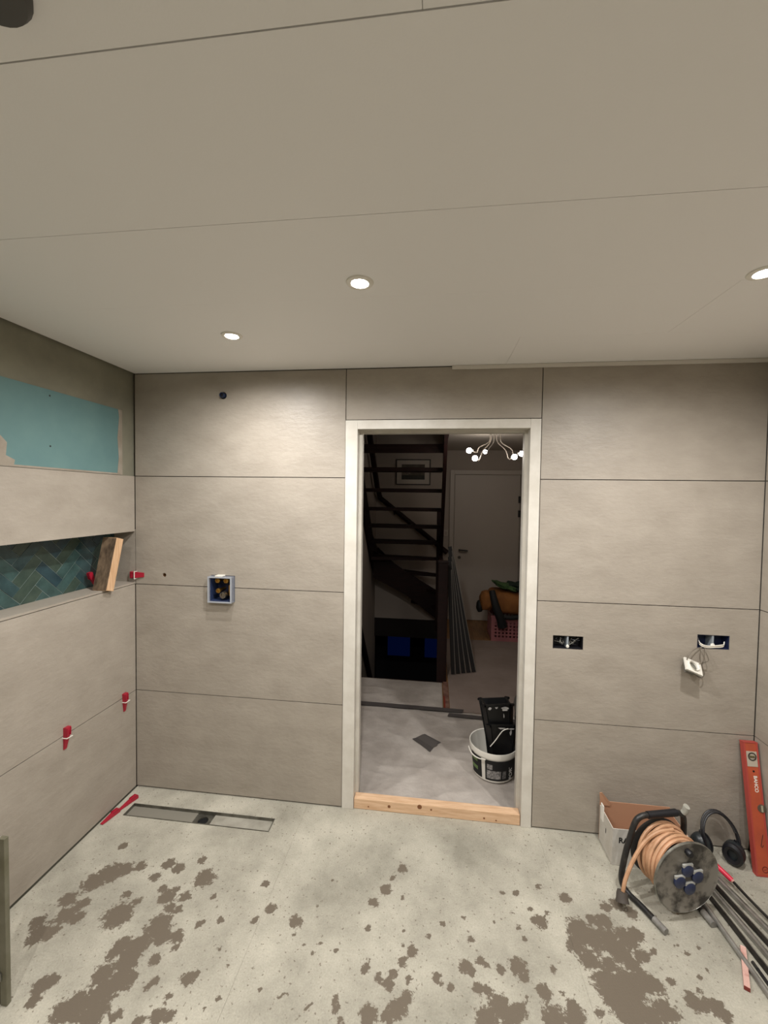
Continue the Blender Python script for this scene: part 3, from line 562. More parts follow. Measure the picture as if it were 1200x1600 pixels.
MB(ML).tube(arc([(.043, -.0004, .168), (.038, -.0004, .150), (.034, -.0004, .135), (.031, -.0004, .120), (.036, -.0004, .117), (.040, -.0004, .126)], 5), .0011, 5).build('ink_mark', M_INK, o)
MB(ML).lathe([(.010, -.0004), (.013, -.0004), (.013, -.0009), (.010, -.0009), (.010, -.0004)], (.038, 0, .028), 20, 'y').build('stamped_mark', mat('dark_red_print', '#6e2018', .6), o)
MB(ML).tube([(.032, -.0005, .026), (.044, -.0005, .030)], .0012, 5).build('stamped_mark', MATS['dark_red_print'], o)

# ear defenders
o = thing('ear_defenders', (2.99, -.1, 0), 'black ear defenders propped against the wall between reel and spirit level', 'ear defenders')
E1 = Vector((3.030, -.098, .053)); E0 = Vector((2.930, -.056, .055))
bd = []
for k in range(25):
    a = math.pi * (1.13 - 1.26 * k / 24); bd.append((2.985 + .074 * math.cos(a), -.088 + .050 * max(0, math.sin(a) * .9 + .1), .112 + .090 * math.sin(a)))
m = MB()
for dy in (-.009, .0, .009): m.tube([(p[0], p[1] + dy, p[2]) for p in bd], .0042, 6)
m.build('headband', M_BLACK, o, smooth=True)
m = MB().tube([(p[0] * .97 + 2.985 * .03, p[1] , p[2] * .97 + .112 * .03) for p in bd[4:-4]], .007, 8); m.build('head_pad', mat('dark_grey_pad', '#2e2c2b', .6), o, smooth=True)
GR = mat('dark_green_grey_cup', '#23282a', .35)
for (c, s, yaw) in ((E1, 1, .75), (E0, -1, .3)):
    MC = Matrix.Translation(c) @ Matrix.Rotation(yaw, 4, 'Z') @ Matrix.Diagonal((s * 1.1, .98, 1.22, 1))
    cup = MB(MC).lathe([(0, .046), (.018, .045), (.034, .037), (.041, .022), (.042, .006), (.040, .0), (0, .0)], (0, 0, 0), 28, 'x').build('ear_cup', GR, o, smooth=True)
    MB(MC).lathe([(.020, -.012), (.031, -.016), (.040, -.010), (.041, -.002), (.030, .0), (.020, -.002), (.020, -.012)], (0, 0, 0), 28, 'x').build('cushion', M_BLACK, cup, smooth=True)
    MB().tube([c + Vector((s * .012, .004, .03)), c + Vector((s * .012, .01, .055)), Vector(bd[-1] if s > 0 else bd[0])], .005, 8).build('yoke', M_BLACK, o, smooth=True)

# steel bars, tube and red-handled tool lying on the floor
random.seed(2)
def bar(p, q, w, h, material, label, name='steel_bar', grp='metal strips lying on the floor by the cable reel', round_=False):
    p, q = Vector(p), Vector(q); dx = (q - p).normalized(); up = Vector((0, 0, 1)); sd = dx.cross(up).normalized(); n = sd.cross(dx)
    m = MB()
    L = (q - p).length
    if round_: m.tube([p + n * h / 2, q + n * h / 2], h / 2, 12)
    else:
        m.box((0, -w / 2, 0), (L, w / 2, h)); 
        Mx = Matrix.Translation(p) @ Matrix((dx, sd, n)).transposed().to_4x4(); m.v = [Mx @ a for a in m.v]
    o = thing(name, p, label, 'metal bar', grp); m.build('shaft', material, o, smooth=round_)
    return o, p, dx, sd, n
ALU = mat('dull_aluminium', '#b9b6b0', .35, metal=.6, var='#8f8c86', scale=12); DKS = mat('dark_steel', '#3c3936', .4, metal=.6, var='#262422', scale=14)
o, p, dx, sd, n = bar((2.772, -.262, .002), (2.803, -1.02, .002), .02, .018, ALU, 'round grey metal tube, leftmost of the bars running out of frame beside the reel', 'metal_tube', round_=True)
MB().tube([p + n * .009 - dx * .001, p + n * .009 + dx * .06], .0105, 12).build('sleeve', M_STEEL, o, smooth=True)
for k, (xa, ya, xb, mt, lb) in enumerate(((2.815, -.225, 2.878, DKS, 'dark steel bar, second of the metal strips counted from the tube'), (2.840, -.20, 2.945, ALU, 'pale steel strip, third of the metal strips counted from the tube'), (2.868, -.175, 3.01, DKS, 'dark steel bar, fourth of the metal strips counted from the tube'), (2.895, -.15, 3.09, ALU, 'pale steel strip lying beside the red handled tool'))):
    o, p, dx, sd, n = bar((xa, ya, .002), (xb, -1.0, .002), .014, .012 + .004 * (k % 2), mt, lb)
    Mx = Matrix.Translation(p) @ Matrix((dx, sd, n)).transposed().to_4x4()
    MB(Mx).box((.0, -.0075, .0121 + .004 * (k % 2)), (.78, -.0035, .0145 + .004 * (k % 2))).build('raised_edge', M_STEEL, o)
o, p, dx, sd, n = bar((2.812, -.535, .002), (2.822, -.95, .002), .008, .008, M_BLACK, 'short black rod between the grey tube and the steel strips', 'black_rod')
MB().tube([p + n * .004 - dx * .004, p + n * .004 + dx * .02], .0055, 10).build('tip', M_BLACKMET, o, smooth=True)
o = thing('red_handled_tool', (2.93, -.2, 0), 'tool with a bright red handle and long dark shaft behind the cable reel', 'tool')
hp = [(2.886, -.130, .065), (2.905, -.155, .055), (2.938, -.202, .036), (2.948, -.217, .030)]
MB().tube(arc(hp, 5), .0105, 12).build('handle', M_PINK, o, smooth=True)
MB().tube([(2.948, -.217, .030), (2.951, -.222, .028)], .0095, 12, r2=.006).build('ferrule', mat('pale_ferrule', '#e0a69a', .4), o, smooth=True)
MB().tube(arc([(2.95, -.221, .0285), (2.968, -.30, .022), (3.01, -.45, .014), (3.12, -.85, .0075)], 6), .0055, 8).build('shaft', DKS, o, smooth=True)
MB().tube(arc([(2.886, -.130, .065), (2.880, -.122, .068), (2.876, -.117, .069)], 3), .008, 10).build('end_knob', M_BLACK, o, smooth=True)
MB().tube([(2.990, -.38, .0215), (3.015, -.465, .0185)], .006, 8).build('red_grip', mat('dark_red_grip', '#8c1f2c', .5), o, smooth=True)
# short painted stick
o = thing('wooden_stick', (2.768, -.56, 0), 'short pink painted wooden stick lying alone on the floor beside the metal bars', 'stick')
MP = frameM((2.811, -.486, .0015), (2.727 - 2.811, -.630 + .486, 0), (0, 0, 1))
MB(MP).box((0, -.0085, 0), (.160, .0085, .012), bev=.001).build('stick', mat('pale_pink_wood', '#cfa69a', .7, var='#a96a60', scale=18, lo=.5, hi=.65), o)
MB(MP).box((.1605, -.0085, .0), (.163, .0085, .012)).build('cut_end', mat('red_brown_end', '#7a3028', .7), o)
MB(MP).box((-.004, -.0075, .001), (-.0005, .0075, .011)).build('cut_end', mat('pink_tip', '#e6c0b6', .6), o)

# upright metal stand at the left edge of the photograph
o = thing('metal_upright', (.285, -.985, 0), 'grey green metal upright with a small buckle standing at the left edge of the photo', 'stand')
GM = mat('grey_green_metal', '#7b7868', .5, metal=.3, var='#66634f', scale=8); GD = mat('dark_olive_metal', '#4b4636', .6, var='#3a3629', scale=9)
MB().box((.289, -.99, .001), (.312, -.975, .553), bev=.002).build('outer_rail', GM, o); MB().box((.22, -.987, .001), (.2885, -.978, .548), bev=.002).build('web_plate', GD, o)
MB().box((.222, -.986, .5485), (.2885, -.979, .5505)).build('top_cap', mat('light_cap', '#aaa595', .5), o)
m = MB(); bz = .085
for a, c in (((.270, -.994, bz), (.296, -.9905, bz + .004)), ((.270, -.994, bz + .024), (.296, -.9905, bz + .028)), ((.292, -.994, bz + .004), (.296, -.9905, bz + .024))): m.box(a, c)
m.build('buckle', M_STEEL, o)

# ================================================================ THE HALL BEYOND THE DOORWAY
HX0, HX1, HY1 = .84, 3.0, 3.63
def st(name, mb, m, label, cat):
    o = mb.build(name, m); tag(o, label, cat, kind='structure'); return o
st('wall_hall_left', MB().box((HX0 - .08, .0905, -2.7), (HX0, HY1 + .08, 4.7)), M_HWALL, 'plain wall on the left of the hall beside the stairs', 'wall')
whb = st('wall_hall_back', MB().box((HX0, HY1, -.03), (HX1, HY1 + .08, 4.7)), M_HWALL, 'far wall of the hall with the picture and white door', 'wall')
st('wall_hall_right', MB().box((HX1, .0905, -.28), (HX1 + .08, HY1 + .08, 4.7)), M_HWALL, 'plain wall on the right of the hall behind the door frame', 'wall')
fh = st('floor_hall', MB().box((HX0, .0905, -.27), (HX1, 1.6, -.009)).box((1.785, 1.6, -.27), (HX1, HY1, -.009)), M_HWALL, 'hall floor around the stair opening', 'floor')
for k in range(7): MB().box((1.787 + k * .1735, 2.2, -.0088), (1.787 + k * .1735 + .1725, HY1 - .002, 0)).build('plank', M_LAMIN, fh)
MB().box((HX0 + .002, .0905, -.0088), (1.785, 1.598, 0)).box((1.785, .0905, -.0088), (HX1 - .002, 2.198, 0)).build('underlay', M_LAMIN, fh)
ch = st('ceiling_hall', MB().box((HX0, .0905, 2.318), (HX1, 1.5, 2.6)).box((1.785, 1.5, 2.318), (HX1, HY1, 2.6)), M_HCEIL, 'hall ceiling around the stair opening', 'ceiling')
st('ceiling_upper', MB().box((HX0, 1.5, 4.6), (1.785, HY1, 4.7)), M_HCEIL, 'ceiling high above the staircase', 'ceiling')
st('wall_upper', MB().box((1.785, 1.5, 2.6), (1.86, HY1, 4.7)).box((HX0, 1.42, 2.6), (1.86, 1.5, 4.7)), M_HWALL, 'walls of the stairwell on the upper floor', 'wall')
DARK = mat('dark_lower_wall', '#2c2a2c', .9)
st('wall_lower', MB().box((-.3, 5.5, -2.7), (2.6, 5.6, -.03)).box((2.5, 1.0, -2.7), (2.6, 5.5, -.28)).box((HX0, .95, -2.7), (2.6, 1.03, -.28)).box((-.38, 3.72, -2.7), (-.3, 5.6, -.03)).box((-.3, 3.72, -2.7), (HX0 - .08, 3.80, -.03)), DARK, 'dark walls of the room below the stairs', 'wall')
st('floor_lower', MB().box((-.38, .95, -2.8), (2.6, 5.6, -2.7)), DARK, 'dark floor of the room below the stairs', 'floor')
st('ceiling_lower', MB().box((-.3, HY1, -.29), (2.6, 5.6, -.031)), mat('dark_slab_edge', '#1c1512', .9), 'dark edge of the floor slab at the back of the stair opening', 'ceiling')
M_DUSK = emis('dusk_window', (.008, .03, .20), .032)
for k, (x0, x1) in enumerate(((.833, 1.25), (1.52, 1.78))):
    w = thing('window_%d' % (k + 1), ((x0 + x1) / 2, 5.49, -1.3), ['blue dusk window seen down through the stair opening, the wider one', 'narrow blue dusk window seen down through the stair opening beside the post'][k], 'window', kind='structure')
    MB().box((x0, 5.488, -1.27), (x1, 5.497, -.9)).build('pane', M_DUSK, w)
    m = MB(); e = .03
    m.box((x0 - e, 5.47, -1.3), (x0, 5.499, -.87)).box((x1, 5.47, -1.3), (x1 + e, 5.499, -.87)).box((x0, 5.47, -1.3), (x1, 5.499, -1.27)).box((x0, 5.47, -.9), (x1, 5.499, -.87)); m.build('window_frame', DARK, w)

# ---- hall door
d2 = thing('door_2', (2.36, 3.6, 0), 'plain white door closed at the far end of the hall', 'door', kind='structure')
M_HDOOR = mat('hall_door_paint', '#b8aea4', .5)
lf = MB().box((1.925, HY1 - .022, .006), (2.785, HY1 - .001, 1.985), bev=.002).build('leaf', M_HDOOR, d2)
for a, c in (((1.86, HY1 - .03, 0), (1.918, HY1 - .0005, 2.05)), ((2.792, HY1 - .03, 0), (2.85, HY1 - .0005, 2.05)), ((1.918, HY1 - .03, 1.992), (2.792, HY1 - .0005, 2.05))): MB().box(a, c, bev=.002).build('casing', M_HDOOR, d2)
MB().tube(arc([(2.0, HY1 - .022, .965), (2.0, HY1 - .065, .965), (2.02, HY1 - .07, .965), (2.11, HY1 - .07, .958)], 5), .011, 10).build('handle', M_BLACKMET, lf, smooth=True)
MB().lathe([(0, HY1 - .03), (.02, HY1 - .03), (.022, HY1 - .0215), (0, HY1 - .0215)], (2.0, 0, .86), 16, 'y').build('lock_rose', mat('rose_dull', '#6c645c', .4, metal=.6), lf)
for z in (1.66, 1.47): MB().box((2.765, HY1 - .034, z - .045), (2.795, HY1 - .022, z + .045)).build('hinge', M_BLACKMET, lf)
sw = thing('light_switch', (1.815, HY1 - .005, 1.15), 'small light switch on the wall beside the white hall door', 'switch')
MB().box((1.79, HY1 - .012, 1.15), (1.84, HY1 - .0005, 1.23), bev=.002).build('plate', M_HDOOR, sw); MB().box((1.802, HY1 - .016, 1.165), (1.828, HY1 - .0122, 1.215)).build('rocker', M_HWALL, sw)

# ---- framed picture
pf = thing('framed_picture', (1.352, HY1 - .01, 1.84), 'dark framed landscape picture with white mount on the far wall behind the stairs', 'picture')
x0, x1, z0, z1 = 1.114, 1.592, 1.842, 2.196; fr = mat('picture_frame_wood', '#2f2723', .5); e = .014
for a, c in (((x0, z0), (x1, z0 + e)), ((x0, z1 - e), (x1, z1)), ((x0, z0 + e), (x0 + e, z1 - e)), ((x1 - e, z0 + e), (x1, z1 - e))): MB().box((a[0], HY1 - .022, a[1]), (c[0], HY1 - .0005, c[1])).build('frame_bar', fr, pf)
MB().box((x0 + e, HY1 - .012, z0 + e), (x1 - e, HY1 - .001, z1 - e)).build('mount', mat('white_mount', '#bdb3a8', .7), pf)
pr = MB().box((x0 + .08, HY1 - .0135, z0 + .075), (x1 - .08, HY1 - .0122, z1 - .07)).build('print', mat('print_sky', '#5f564a', .7, var='#4a4238', scale=14), pf)
MB().box((x0 + .08, HY1 - .0145, z0 + .075), (x1 - .08, HY1 - .0137, z0 + .135)).build('print_foreground', mat('print_dark', '#2b2d28', .7, var='#3d3a32', scale=20), pr)
MB().box((x0 + .08, HY1 - .0142, z0 + .135), (x0 + .2, HY1 - .0137, z0 + .17)).build('print_detail', mat('print_light', '#827667', .7, var='#4a4238', scale=40), pr)

# ---- staircase
sc = thing('staircase', (1.3, 2.6, 0), 'dark brown open-riser winder staircase climbing behind the doorway', 'staircase')
SX0, SX1 = HX0 + .002, 1.765; RISE = .21
zs = [2.18 - RISE * k for k in range(0, 6)]           # straight flight, top .. bottom
ysf = [2.02, 2.22, 2.43, 2.64, 2.87, 3.08]
TT = .038
for k in (-2, -1):
    y = 2.02 + .205 * k; z = 2.18 - RISE * k; MB().box((SX0 + .036, y - .13, z - TT), (SX1 - .04, y + .10, z), bev=.004).build('tread', M_STAIR, sc)
for y, z in zip(ysf, zs): MB().box((SX0 + .036, y - .12, z - TT), (SX1 - .04, y + .10, z), bev=.004).build('tread', M_STAIR, sc)
MB().box((SX0 + .036, 1.905, 2.18 - .085), (SX1 - .04, 1.925, 2.18 - TT)).build('riser_board', M_STAIR, sc)
# winders around the newel at (1.72,3.1)
nw = Vector((1.715, 3.10)); outer = [(SX0 + .036, 2.98), (SX0 + .036, 3.27), (SX0 + .036, HY1 - .04), (1.18, HY1 - .04), (1.48, HY1 - .04), (1.735, HY1 - .04)]
for k in range(5):
    z = zs[-1] - RISE * (k + 1); a, b = outer[k], outer[k + 1]
    poly = [(nw.x - .02, nw.y + .0 + .02 * k), (a[0], a[1]), (b[0], b[1]), (nw.x - .0, nw.y + .035 + .02 * k)]
    if k == 4: break
    if k > 1: poly = [tuple(nw + (Vector(p) - nw) * .66) for p in poly]
    MB().prism([(p[0], p[1], z - TT) for p in poly], (0, 0, TT)).build('tread', M_STAIR, sc)
def board(poly, d, name, m=M_STAIR): return MB().prism(poly, d).build(name, m, sc)
def sl(y): return 2.18 + (2.02 - y) * (1.05 / 1.06)
board([(SX0, 3.60, .52), (SX0, 3.60, .95), (SX0, 3.12, sl(3.12) + .09), (SX0, 1.55, sl(1.55) + .09), (SX0, 1.55, sl(1.55) - .26), (SX0, 3.1, sl(3.1) - .27)], (.034, 0, 0), 'stringer')
board([(SX1 - .036, 3.14, sl(3.14) + .06), (SX1 - .036, 1.55, sl(1.55) + .09), (SX1 - .036, 1.55, sl(1.55) - .24), (SX1 - .036, 3.14, sl(3.14) - .24)], (.034, 0, 0), 'stringer')
board([(SX0 + .034, HY1 - .038, .62), (SX0 + .034, HY1 - .038, .97), (1.20, HY1 - .038, .66), (1.76, HY1 - .038, .34), (1.76, HY1 - .038, .004), (1.70, HY1 - .038, .004)], (0, .036, 0), 'stringer')
board([(.8765, 3.20, .62), (.8765, 3.20, .97), (.99, 3.20, .91), (1.33, 3.20, .69), (1.684, 3.20, .487), (1.684, 3.20, .14), (1.28, 3.20, .42)], (0, .034, 0), 'stringer')
MB().box((1.685, 3.06, .001), (1.760, 3.135, 1.52), bev=.006).build('newel_post', M_STAIR, sc)
npst = MB().box((1.695, 1.605, -.2), (1.782, 1.692, 1.075), bev=.006).build('newel_post', M_STAIR, sc)
MB().box((1.690, 1.600, 1.0755), (1.787, 1.697, 1.095), bev=.004).build('post_cap', M_STAIR, npst)
MB().box((1.715, 1.693, .90), (1.765, 3.058, .96), bev=.006).build('balustrade_rail', M_STAIR, sc); MB().box((1.72, 1.693, .06), (1.76, 3.058, .12), bev=.004).build('balustrade_rail', M_STAIR, sc)
for k in range(8): MB().box((1.73, 1.80 + k * .155, .1205), (1.75, 1.82 + k * .155, .8995)).build('spindle', M_STAIR, sc)
# handrails on the walls
hr = thing('wall_handrail', (1.2, 3.5, .9), 'dark wooden handrail following the walls above the stairs', 'handrail')
MB().tube([(1.835, HY1 - .045, .925), (.905, HY1 - .045, 1.655)], .034, 10).build('rail', M_STAIR, hr, smooth=True)
MB().tube([(.905, HY1 - .045, 1.655), (.905, 3.25, 1.80), (.905, 2.0, 2.85), (.905, 1.6, 3.2)], .034, 10).build('rail', M_STAIR, hr, smooth=True)
for (x, z) in ((1.6, 1.07), (1.1, 1.46)): MB().tube([(x, HY1 - .045, z), (x, HY1 - .002, z - .03)], .01, 8).build('bracket', M_BLACKMET, hr)
dh = thing('lower_handrail', (.9, 2.6, -.5), 'dark sloping board on the left wall going down into the stair opening', 'handrail')
MB().prism([(HX0 + .002, 1.62, .93), (HX0 + .002, 1.62, 1.06), (HX0 + .002, 3.5, -1.0), (HX0 + .002, 3.5, -1.15)], (.035, 0, 0)).build('rail_board', M_STAIR, dh)
MB().prism([(HX0 + .002, 1.62, .45), (HX0 + .002, 1.62, .5), (HX0 + .002, 3.4, -1.45), (HX0 + .002, 3.4, -1.5)], (.03, 0, 0)).build('lower_board', M_STAIR, dh)
# opening fascias
fa = MB().box((HX0, 1.5, 2.30), (1.785, 1.515, 2.6)).build('trim_2', M_STAIR); tag(fa, 'dark fascia board across the near edge of the stair opening in the hall ceiling', 'trim', kind='structure')
fb = MB().box((1.770, 1.516, 2.30), (1.7845, HY1 - .001, 2.6)).build('trim_3', M_STAIR); tag(fb, 'dark fascia board along the right edge of the stair opening in the hall ceiling', 'trim', kind='structure')
ne = MB().box((HX0 + .002, 1.585, -.26), (1.69, 1.599, .001)).build('trim_4', M_STAIR); ne.location.y += .016; tag(ne, 'dark edge board of the floor at the stair opening', 'trim', kind='structure')

# ---- chandelier
def px(u, v, y):
    d = FW + RT * ((u - 600) / 647.77) - UP * ((v - 800) / 647.77); return CAM + d * ((y - CAM.y) / d.y)
cc = Vector((2.19, 1.80, 2.316))
o = thing('chandelier', cc, 'hall ceiling lamp with curved chrome arms and five glowing round bulbs', 'lamp')
MB().lathe([(0, -.03), (.03, -.03), (.055, -.02), (.06, -.0005), (0, -.0005)], cc, 28).build('canopy', M_STEEL, o, smooth=True)
for (u, v, y, r, sx) in ((733, 704, 1.72, .024, -.06), (742, 716, 1.55, .024, -.05), (758, 706, 2.15, .020, -.01), (804, 714, 1.58, .024, .02), (815, 709, 1.85, .024, .07)):
    b = px(u, v, y); s = cc + Vector((sx * .75, .015 * (1 if b.y > cc.y else -1), -.02))
    mid = s.lerp(b, .5) + Vector((.0, 0, .015)); k = Vector((b.x, b.y, 0)) - Vector((s.x, s.y, 0)); k.normalize()
    a_ = MB().tube(arc([s, s + Vector((0, 0, -.11)) + k * .006, s.lerp(b, .5) + Vector((0, 0, -.065)), b - k * (r + .05) + Vector((0, 0, -.012)), b - k * r * .6], 6), .0045, 8).build('arm', mat('pale_chrome', '#b5ada4', .3, metal=.4), o, smooth=True)
    MB().tube([b - k * (r + .012), b - k * (r - .004)], .011, 12).build('bulb_holder', M_WHITEPL, a_, smooth=True)
    ms = MB(); n = 8
    ms.lathe([(r * math.sin(math.pi * i / n), -r * math.cos(math.pi * i / n)) for i in range(n + 1)], b, 16).build('bulb', M_BULB, a_, smooth=True)

# ---- sheets on the hall floor
def sheet(name, x0, x1, y0, y1, st_, m, amp, z0, label, cat, seed):
    xs = np.arange(x0, x1 + 1e-6, (x1 - x0) / max(2, int((x1 - x0) / st_))); yy = np.arange(y0, y1 + 1e-6, (y1 - y0) / max(2, int((y1 - y0) / st_))); V = []; F = []
    for y in yy:
        for x in xs:
            q = Vector((x * 2.2 + seed, y * 4.5, seed)); h = 1 - abs(noise.noise(q + .4 * Vector((noise.noise(q * 1.7), noise.noise(q * 1.3 + Vector((5, 0, 0))), 0)))) * 2.4
            h = max(0, h) ** 3; h2 = .5 + .5 * noise.noise(Vector((x * 7, y * 7, seed)))
            V.append((x, y, z0 + amp * h + amp * .35 * h2))
    nx = len(xs)
    for j in range(len(yy) - 1):
        for i in range(nx - 1): F.append((j * nx + i, j * nx + i + 1, (j + 1) * nx + i + 1, (j + 1) * nx + i))
    mb = MB().add(V, F); o = mb.build(name, m, smooth=True); tag(o, label, cat); md = o.modifiers.new('Solidify', 'SOLIDIFY'); md.thickness = .0006; md.offset = 1; return o
sheet('dust_sheet', HX0 + .004, 2.30, .106, 1.085, .013, M_SHEET, .0055, .003, 'crumpled translucent dust sheet on the hall floor just past the doorway', 'dust sheet', 3.1)
sheet('dust_sheet', HX0 + .004, 1.745, 1.10, 1.596, .014, M_SHEET, .006, .003, 'dust sheet strip between the grey tape and the stair opening', 'dust sheet', 8.7)
fp = MB().box((1.80, 1.10, .001), (HX1 - .01, 2.80, .004)).build('cover_board', M_PAPER); tag(fp, 'brown cover board protecting the hall floor in front of the crate', 'floor cover')
es = thing('edge_strip', (1.772, 1.35, .004), 'worn reddish wooden strip along the edge of the dust sheet', 'strip')
MB().box((1.752, 1.105, .001), (1.795, 1.600, .012)).build('strip', mat('reddish_strip', '#8a6a5a', .7, var='#5e3a30', scale=14), es); MB().box((1.752, 1.108, .0122), (1.765, 1.32, .014)).build('red_stain', mat('red_peel', '#7c2c1c', .6), es)
def tape(pts, label, z):
    o = MB().prism([(x, y, z) for x, y in pts], (0, 0, .0015)).build('tape_strip', M_TAPE); tag(o, label, 'tape', 'grey tape strips on the hall floor'); return o
tape([(HX0 + .01, 1.075), (1.89, 1.065), (1.905, 1.115), (HX0 + .01, 1.135)], 'long grey tape strip across the dust sheet near the stair opening', .0155)
tape([(1.775, 1.0), (2.28, .975), (2.28, 1.02), (1.79, 1.045)], 'short grey tape strip on the dust sheet behind the buckets', .0155)
tp = thing('tape_patch', (1.62, .65, .011), 'ragged dark grey tape patch stuck on the middle of the dust sheet', 'tape')
MB().prism([(x, y, .0115) for x, y in ((1.528, .672), (1.575, .70), (1.61, .742), (1.722, .655), (1.68, .612), (1.650, .54), (1.60, .60))], (0, 0, .0012)).build('patch', M_TAPE, tp)
MB().prism([(x, y, .0129) for x, y in ((1.555, .688), (1.60, .735), (1.70, .648), (1.688, .628), (1.70, .62), (1.665, .585))], (0, 0, .001)).build('overlap', mat('grey_tape_light', '#57524f', .5), tp)

# ---- white bucket with black label
BC = Vector((2.03, .41, .0125)); o = thing('white_bucket', BC, 'round white plaster bucket with black label just past the doorway', 'bucket')
RB, RTp, HB_ = .120, .141, .182
def rad(z): return RB + (RTp - RB) * z / HB_
MB().lathe([(0, 0), (RB - .006, 0), (RB, .004), (rad(.145), .145), (rad(.145) + .004, .148), (RTp + .003, HB_ - .004), (RTp + .001, HB_), (RTp - .004, HB_ - .002), (RB - .004, .006), (0, .006)], BC, 48).build('tub', M_WHITEPL, o, smooth=True)
def label_patch(a0, a1, z0, z1, m, name, off=.0012):
    mb = MB(); n = max(2, int(abs(a1 - a0) / .08)); vs = []; fs = []
    for i in range(n + 1):
        a = math.radians(0) + a0 + (a1 - a0) * i / n
        for z in (z0, z1):
            for q in (off, off + .0006): vs.append(BC + Vector(((rad(z) + q) * math.cos(a), (rad(z) + q) * math.sin(a), z)))
    for i in range(n):
        k = i * 4; fs += [(k, k + 4, k + 6, k + 2), (k + 1, k + 3, k + 7, k + 5), (k, k + 1, k + 5, k + 4), (k + 2, k + 6, k + 7, k + 3)]
    fs += [(0, 2, 3, 1), (n * 4, n * 4 + 1, n * 4 + 3, n * 4 + 2)]
    return mb.add(vs, fs).build(name, m, o)
D = math.radians
label_patch(D(-118), D(-5), .016, .140, M_INK, 'label'); label_patch(D(-165), D(-128), .016, .140, M_INK, 'label')
for z in (.05, .10): label_patch(D(-163), D(-140), z, z + .022, mat('green_print', '#5f7a45', .6), 'label_print', .0019)
label_patch(D(-114), D(-78), .028, .078, mat('pale_print', '#a7a3a0', .7, var='#5a5856', scale=90), 'label_print', .0019); label_patch(D(-113), D(-100), .085, .115, MATS['pale_print'], 'label_print', .0019)
label_patch(D(-74), D(-64), .030, .078, mat('bar_print', '#8b8886', .7, var='#1e1e1e', scale=160), 'label_print', .0019)
aa = D(-50); zc = .078; rr = rad(zc) + .0028
tx = Matrix.Translation(BC + Vector((rr * math.cos(aa), rr * math.sin(aa), zc))) @ Matrix((Vector((0, 0, 1)), Vector((math.sin(aa), -math.cos(aa), 0)), Vector((math.cos(aa), math.sin(aa), 0)))).transposed().to_4x4()
text('FORTO', .034, mat('grey_print', '#c5c2bc', .6), o, tx, bold=.0004)
ear = MB().tube(arc([BC + Vector((rad(.15) * math.cos(D(a)), rad(.15) * math.sin(D(a)), 0)) * 1 + Vector((.012 * math.cos(D(a)), .012 * math.sin(D(a)), .145 - .012 * math.sin(math.pi * (a + 175) / 60))) for a in (-175, -160, -145, -130, -115)], 4), .0035, 8).build('handle', M_WHITEPL, o, smooth=True)

# ---- two black mortar buckets stacked in the white one
def tub(name, M, w0, d0, w1, d1, h, label):
    o = thing(name, M.translation, label, 'bucket', 'black paint buckets stacked in the white bucket')
    def ring(w, d, z, c=.02): return [(sx * (w / 2 - (c if k == a else 0)), sy * (d / 2 - (0 if k == a else c)), z) for (sx, sy, a) in ((1, -1, 1), (1, 1, 0), (-1, 1, 1), (-1, -1, 0)) for k in (0, 1)]
    R = [ring(w0 - .01, d0 - .01, .006), ring(w0, d0, 0), ring(w1, d1, h), ring(w1 + .012, d1 + .012, h), ring(w1 + .012, d1 + .012, h - .012), ]
    m = MB(M); n = 8
    outer = [ring(w0, d0, 0), ring(w1, d1, h - .012), ring(w1 + .014, d1 + .014, h - .012), ring(w1 + .014, d1 + .014, h), ring(w1 - .006, d1 - .006, h), ring(w0 - .008, d0 - .008, .006)]
    vs = [p for g in outer for p in g]; fs = [tuple(range(n)), tuple(range(5 * n, 6 * n))]
    for j in range(5):
        for k in range(n): fs.append((j * n + k, j * n + (k + 1) % n, (j + 1) * n + (k + 1) % n, (j + 1) * n + k))
    m.add(vs, fs); m.build('shell', mat('paint_black_tub', '#0d0d0e', .4), o); return o
PW = mat('dried_white_paint', '#b9b6b2', .7, var='#8a8784', scale=40)
MK = rotM((2.076, .385, .075), rx=D(-8), ry=D(-2), rz=D(4))
o = tub('black_bucket', MK, .145, .12, .178, .15, .245, 'lower black paint bucket with wire handle and white splashes')
def splash(M, w0, w1, d0, d1, h, x, z, sx, sz, n, seed, o):
    random.seed(seed); 
    y = lambda zz: -(d0 + (d1 - d0) * zz / h) / 2 - .0014
    poly = []
    for k in range(n):
        a = 6.2832 * k / n; q = random.uniform(.5, 1.1); X_, Z_ = x + sx * q * math.cos(a), z + sz * q * math.sin(a); poly.append((X_, y(Z_), Z_))
    MB(M).prism(poly, (0, .0013, 0)).build('paint_splash', PW, o)
for a in ((-.02, .035, .028, .016, 12, 1), (.045, .205, .006, .02, 8, 2), (-.005, .228, .03, .005, 10, 3), (.05, .226, .03, .004, 10, 4)): splash(MK, .145, .178, .12, .15, .245, *a, o)
MB(MK).tube(arc([(-.076, -.070, .125), (-.045, -.080, .165), (-.01, -.085, .212), (.01, -.086, .226), (.03, -.086, .231)], 5), .0028, 7).build('wire_handle', M_WHITEPL, o, smooth=True)
MK2 = rotM((2.062, .415, .21), rx=D(-10), ry=D(-5), rz=D(3))
o = tub('black_bucket', MK2, .15, .12, .185, .16, .215, 'upper black paint bucket nested on top with a chipped white rim')
for a in ((.04, .19, .026, .012, 12, 5), (-.05, .195, .012, .010, 9, 6), (.03, .15, .004, .018, 7, 7), (-.01, .198, .012, .006, 8, 8)): splash(MK2, .15, .185, .12, .16, .215, *a, o)
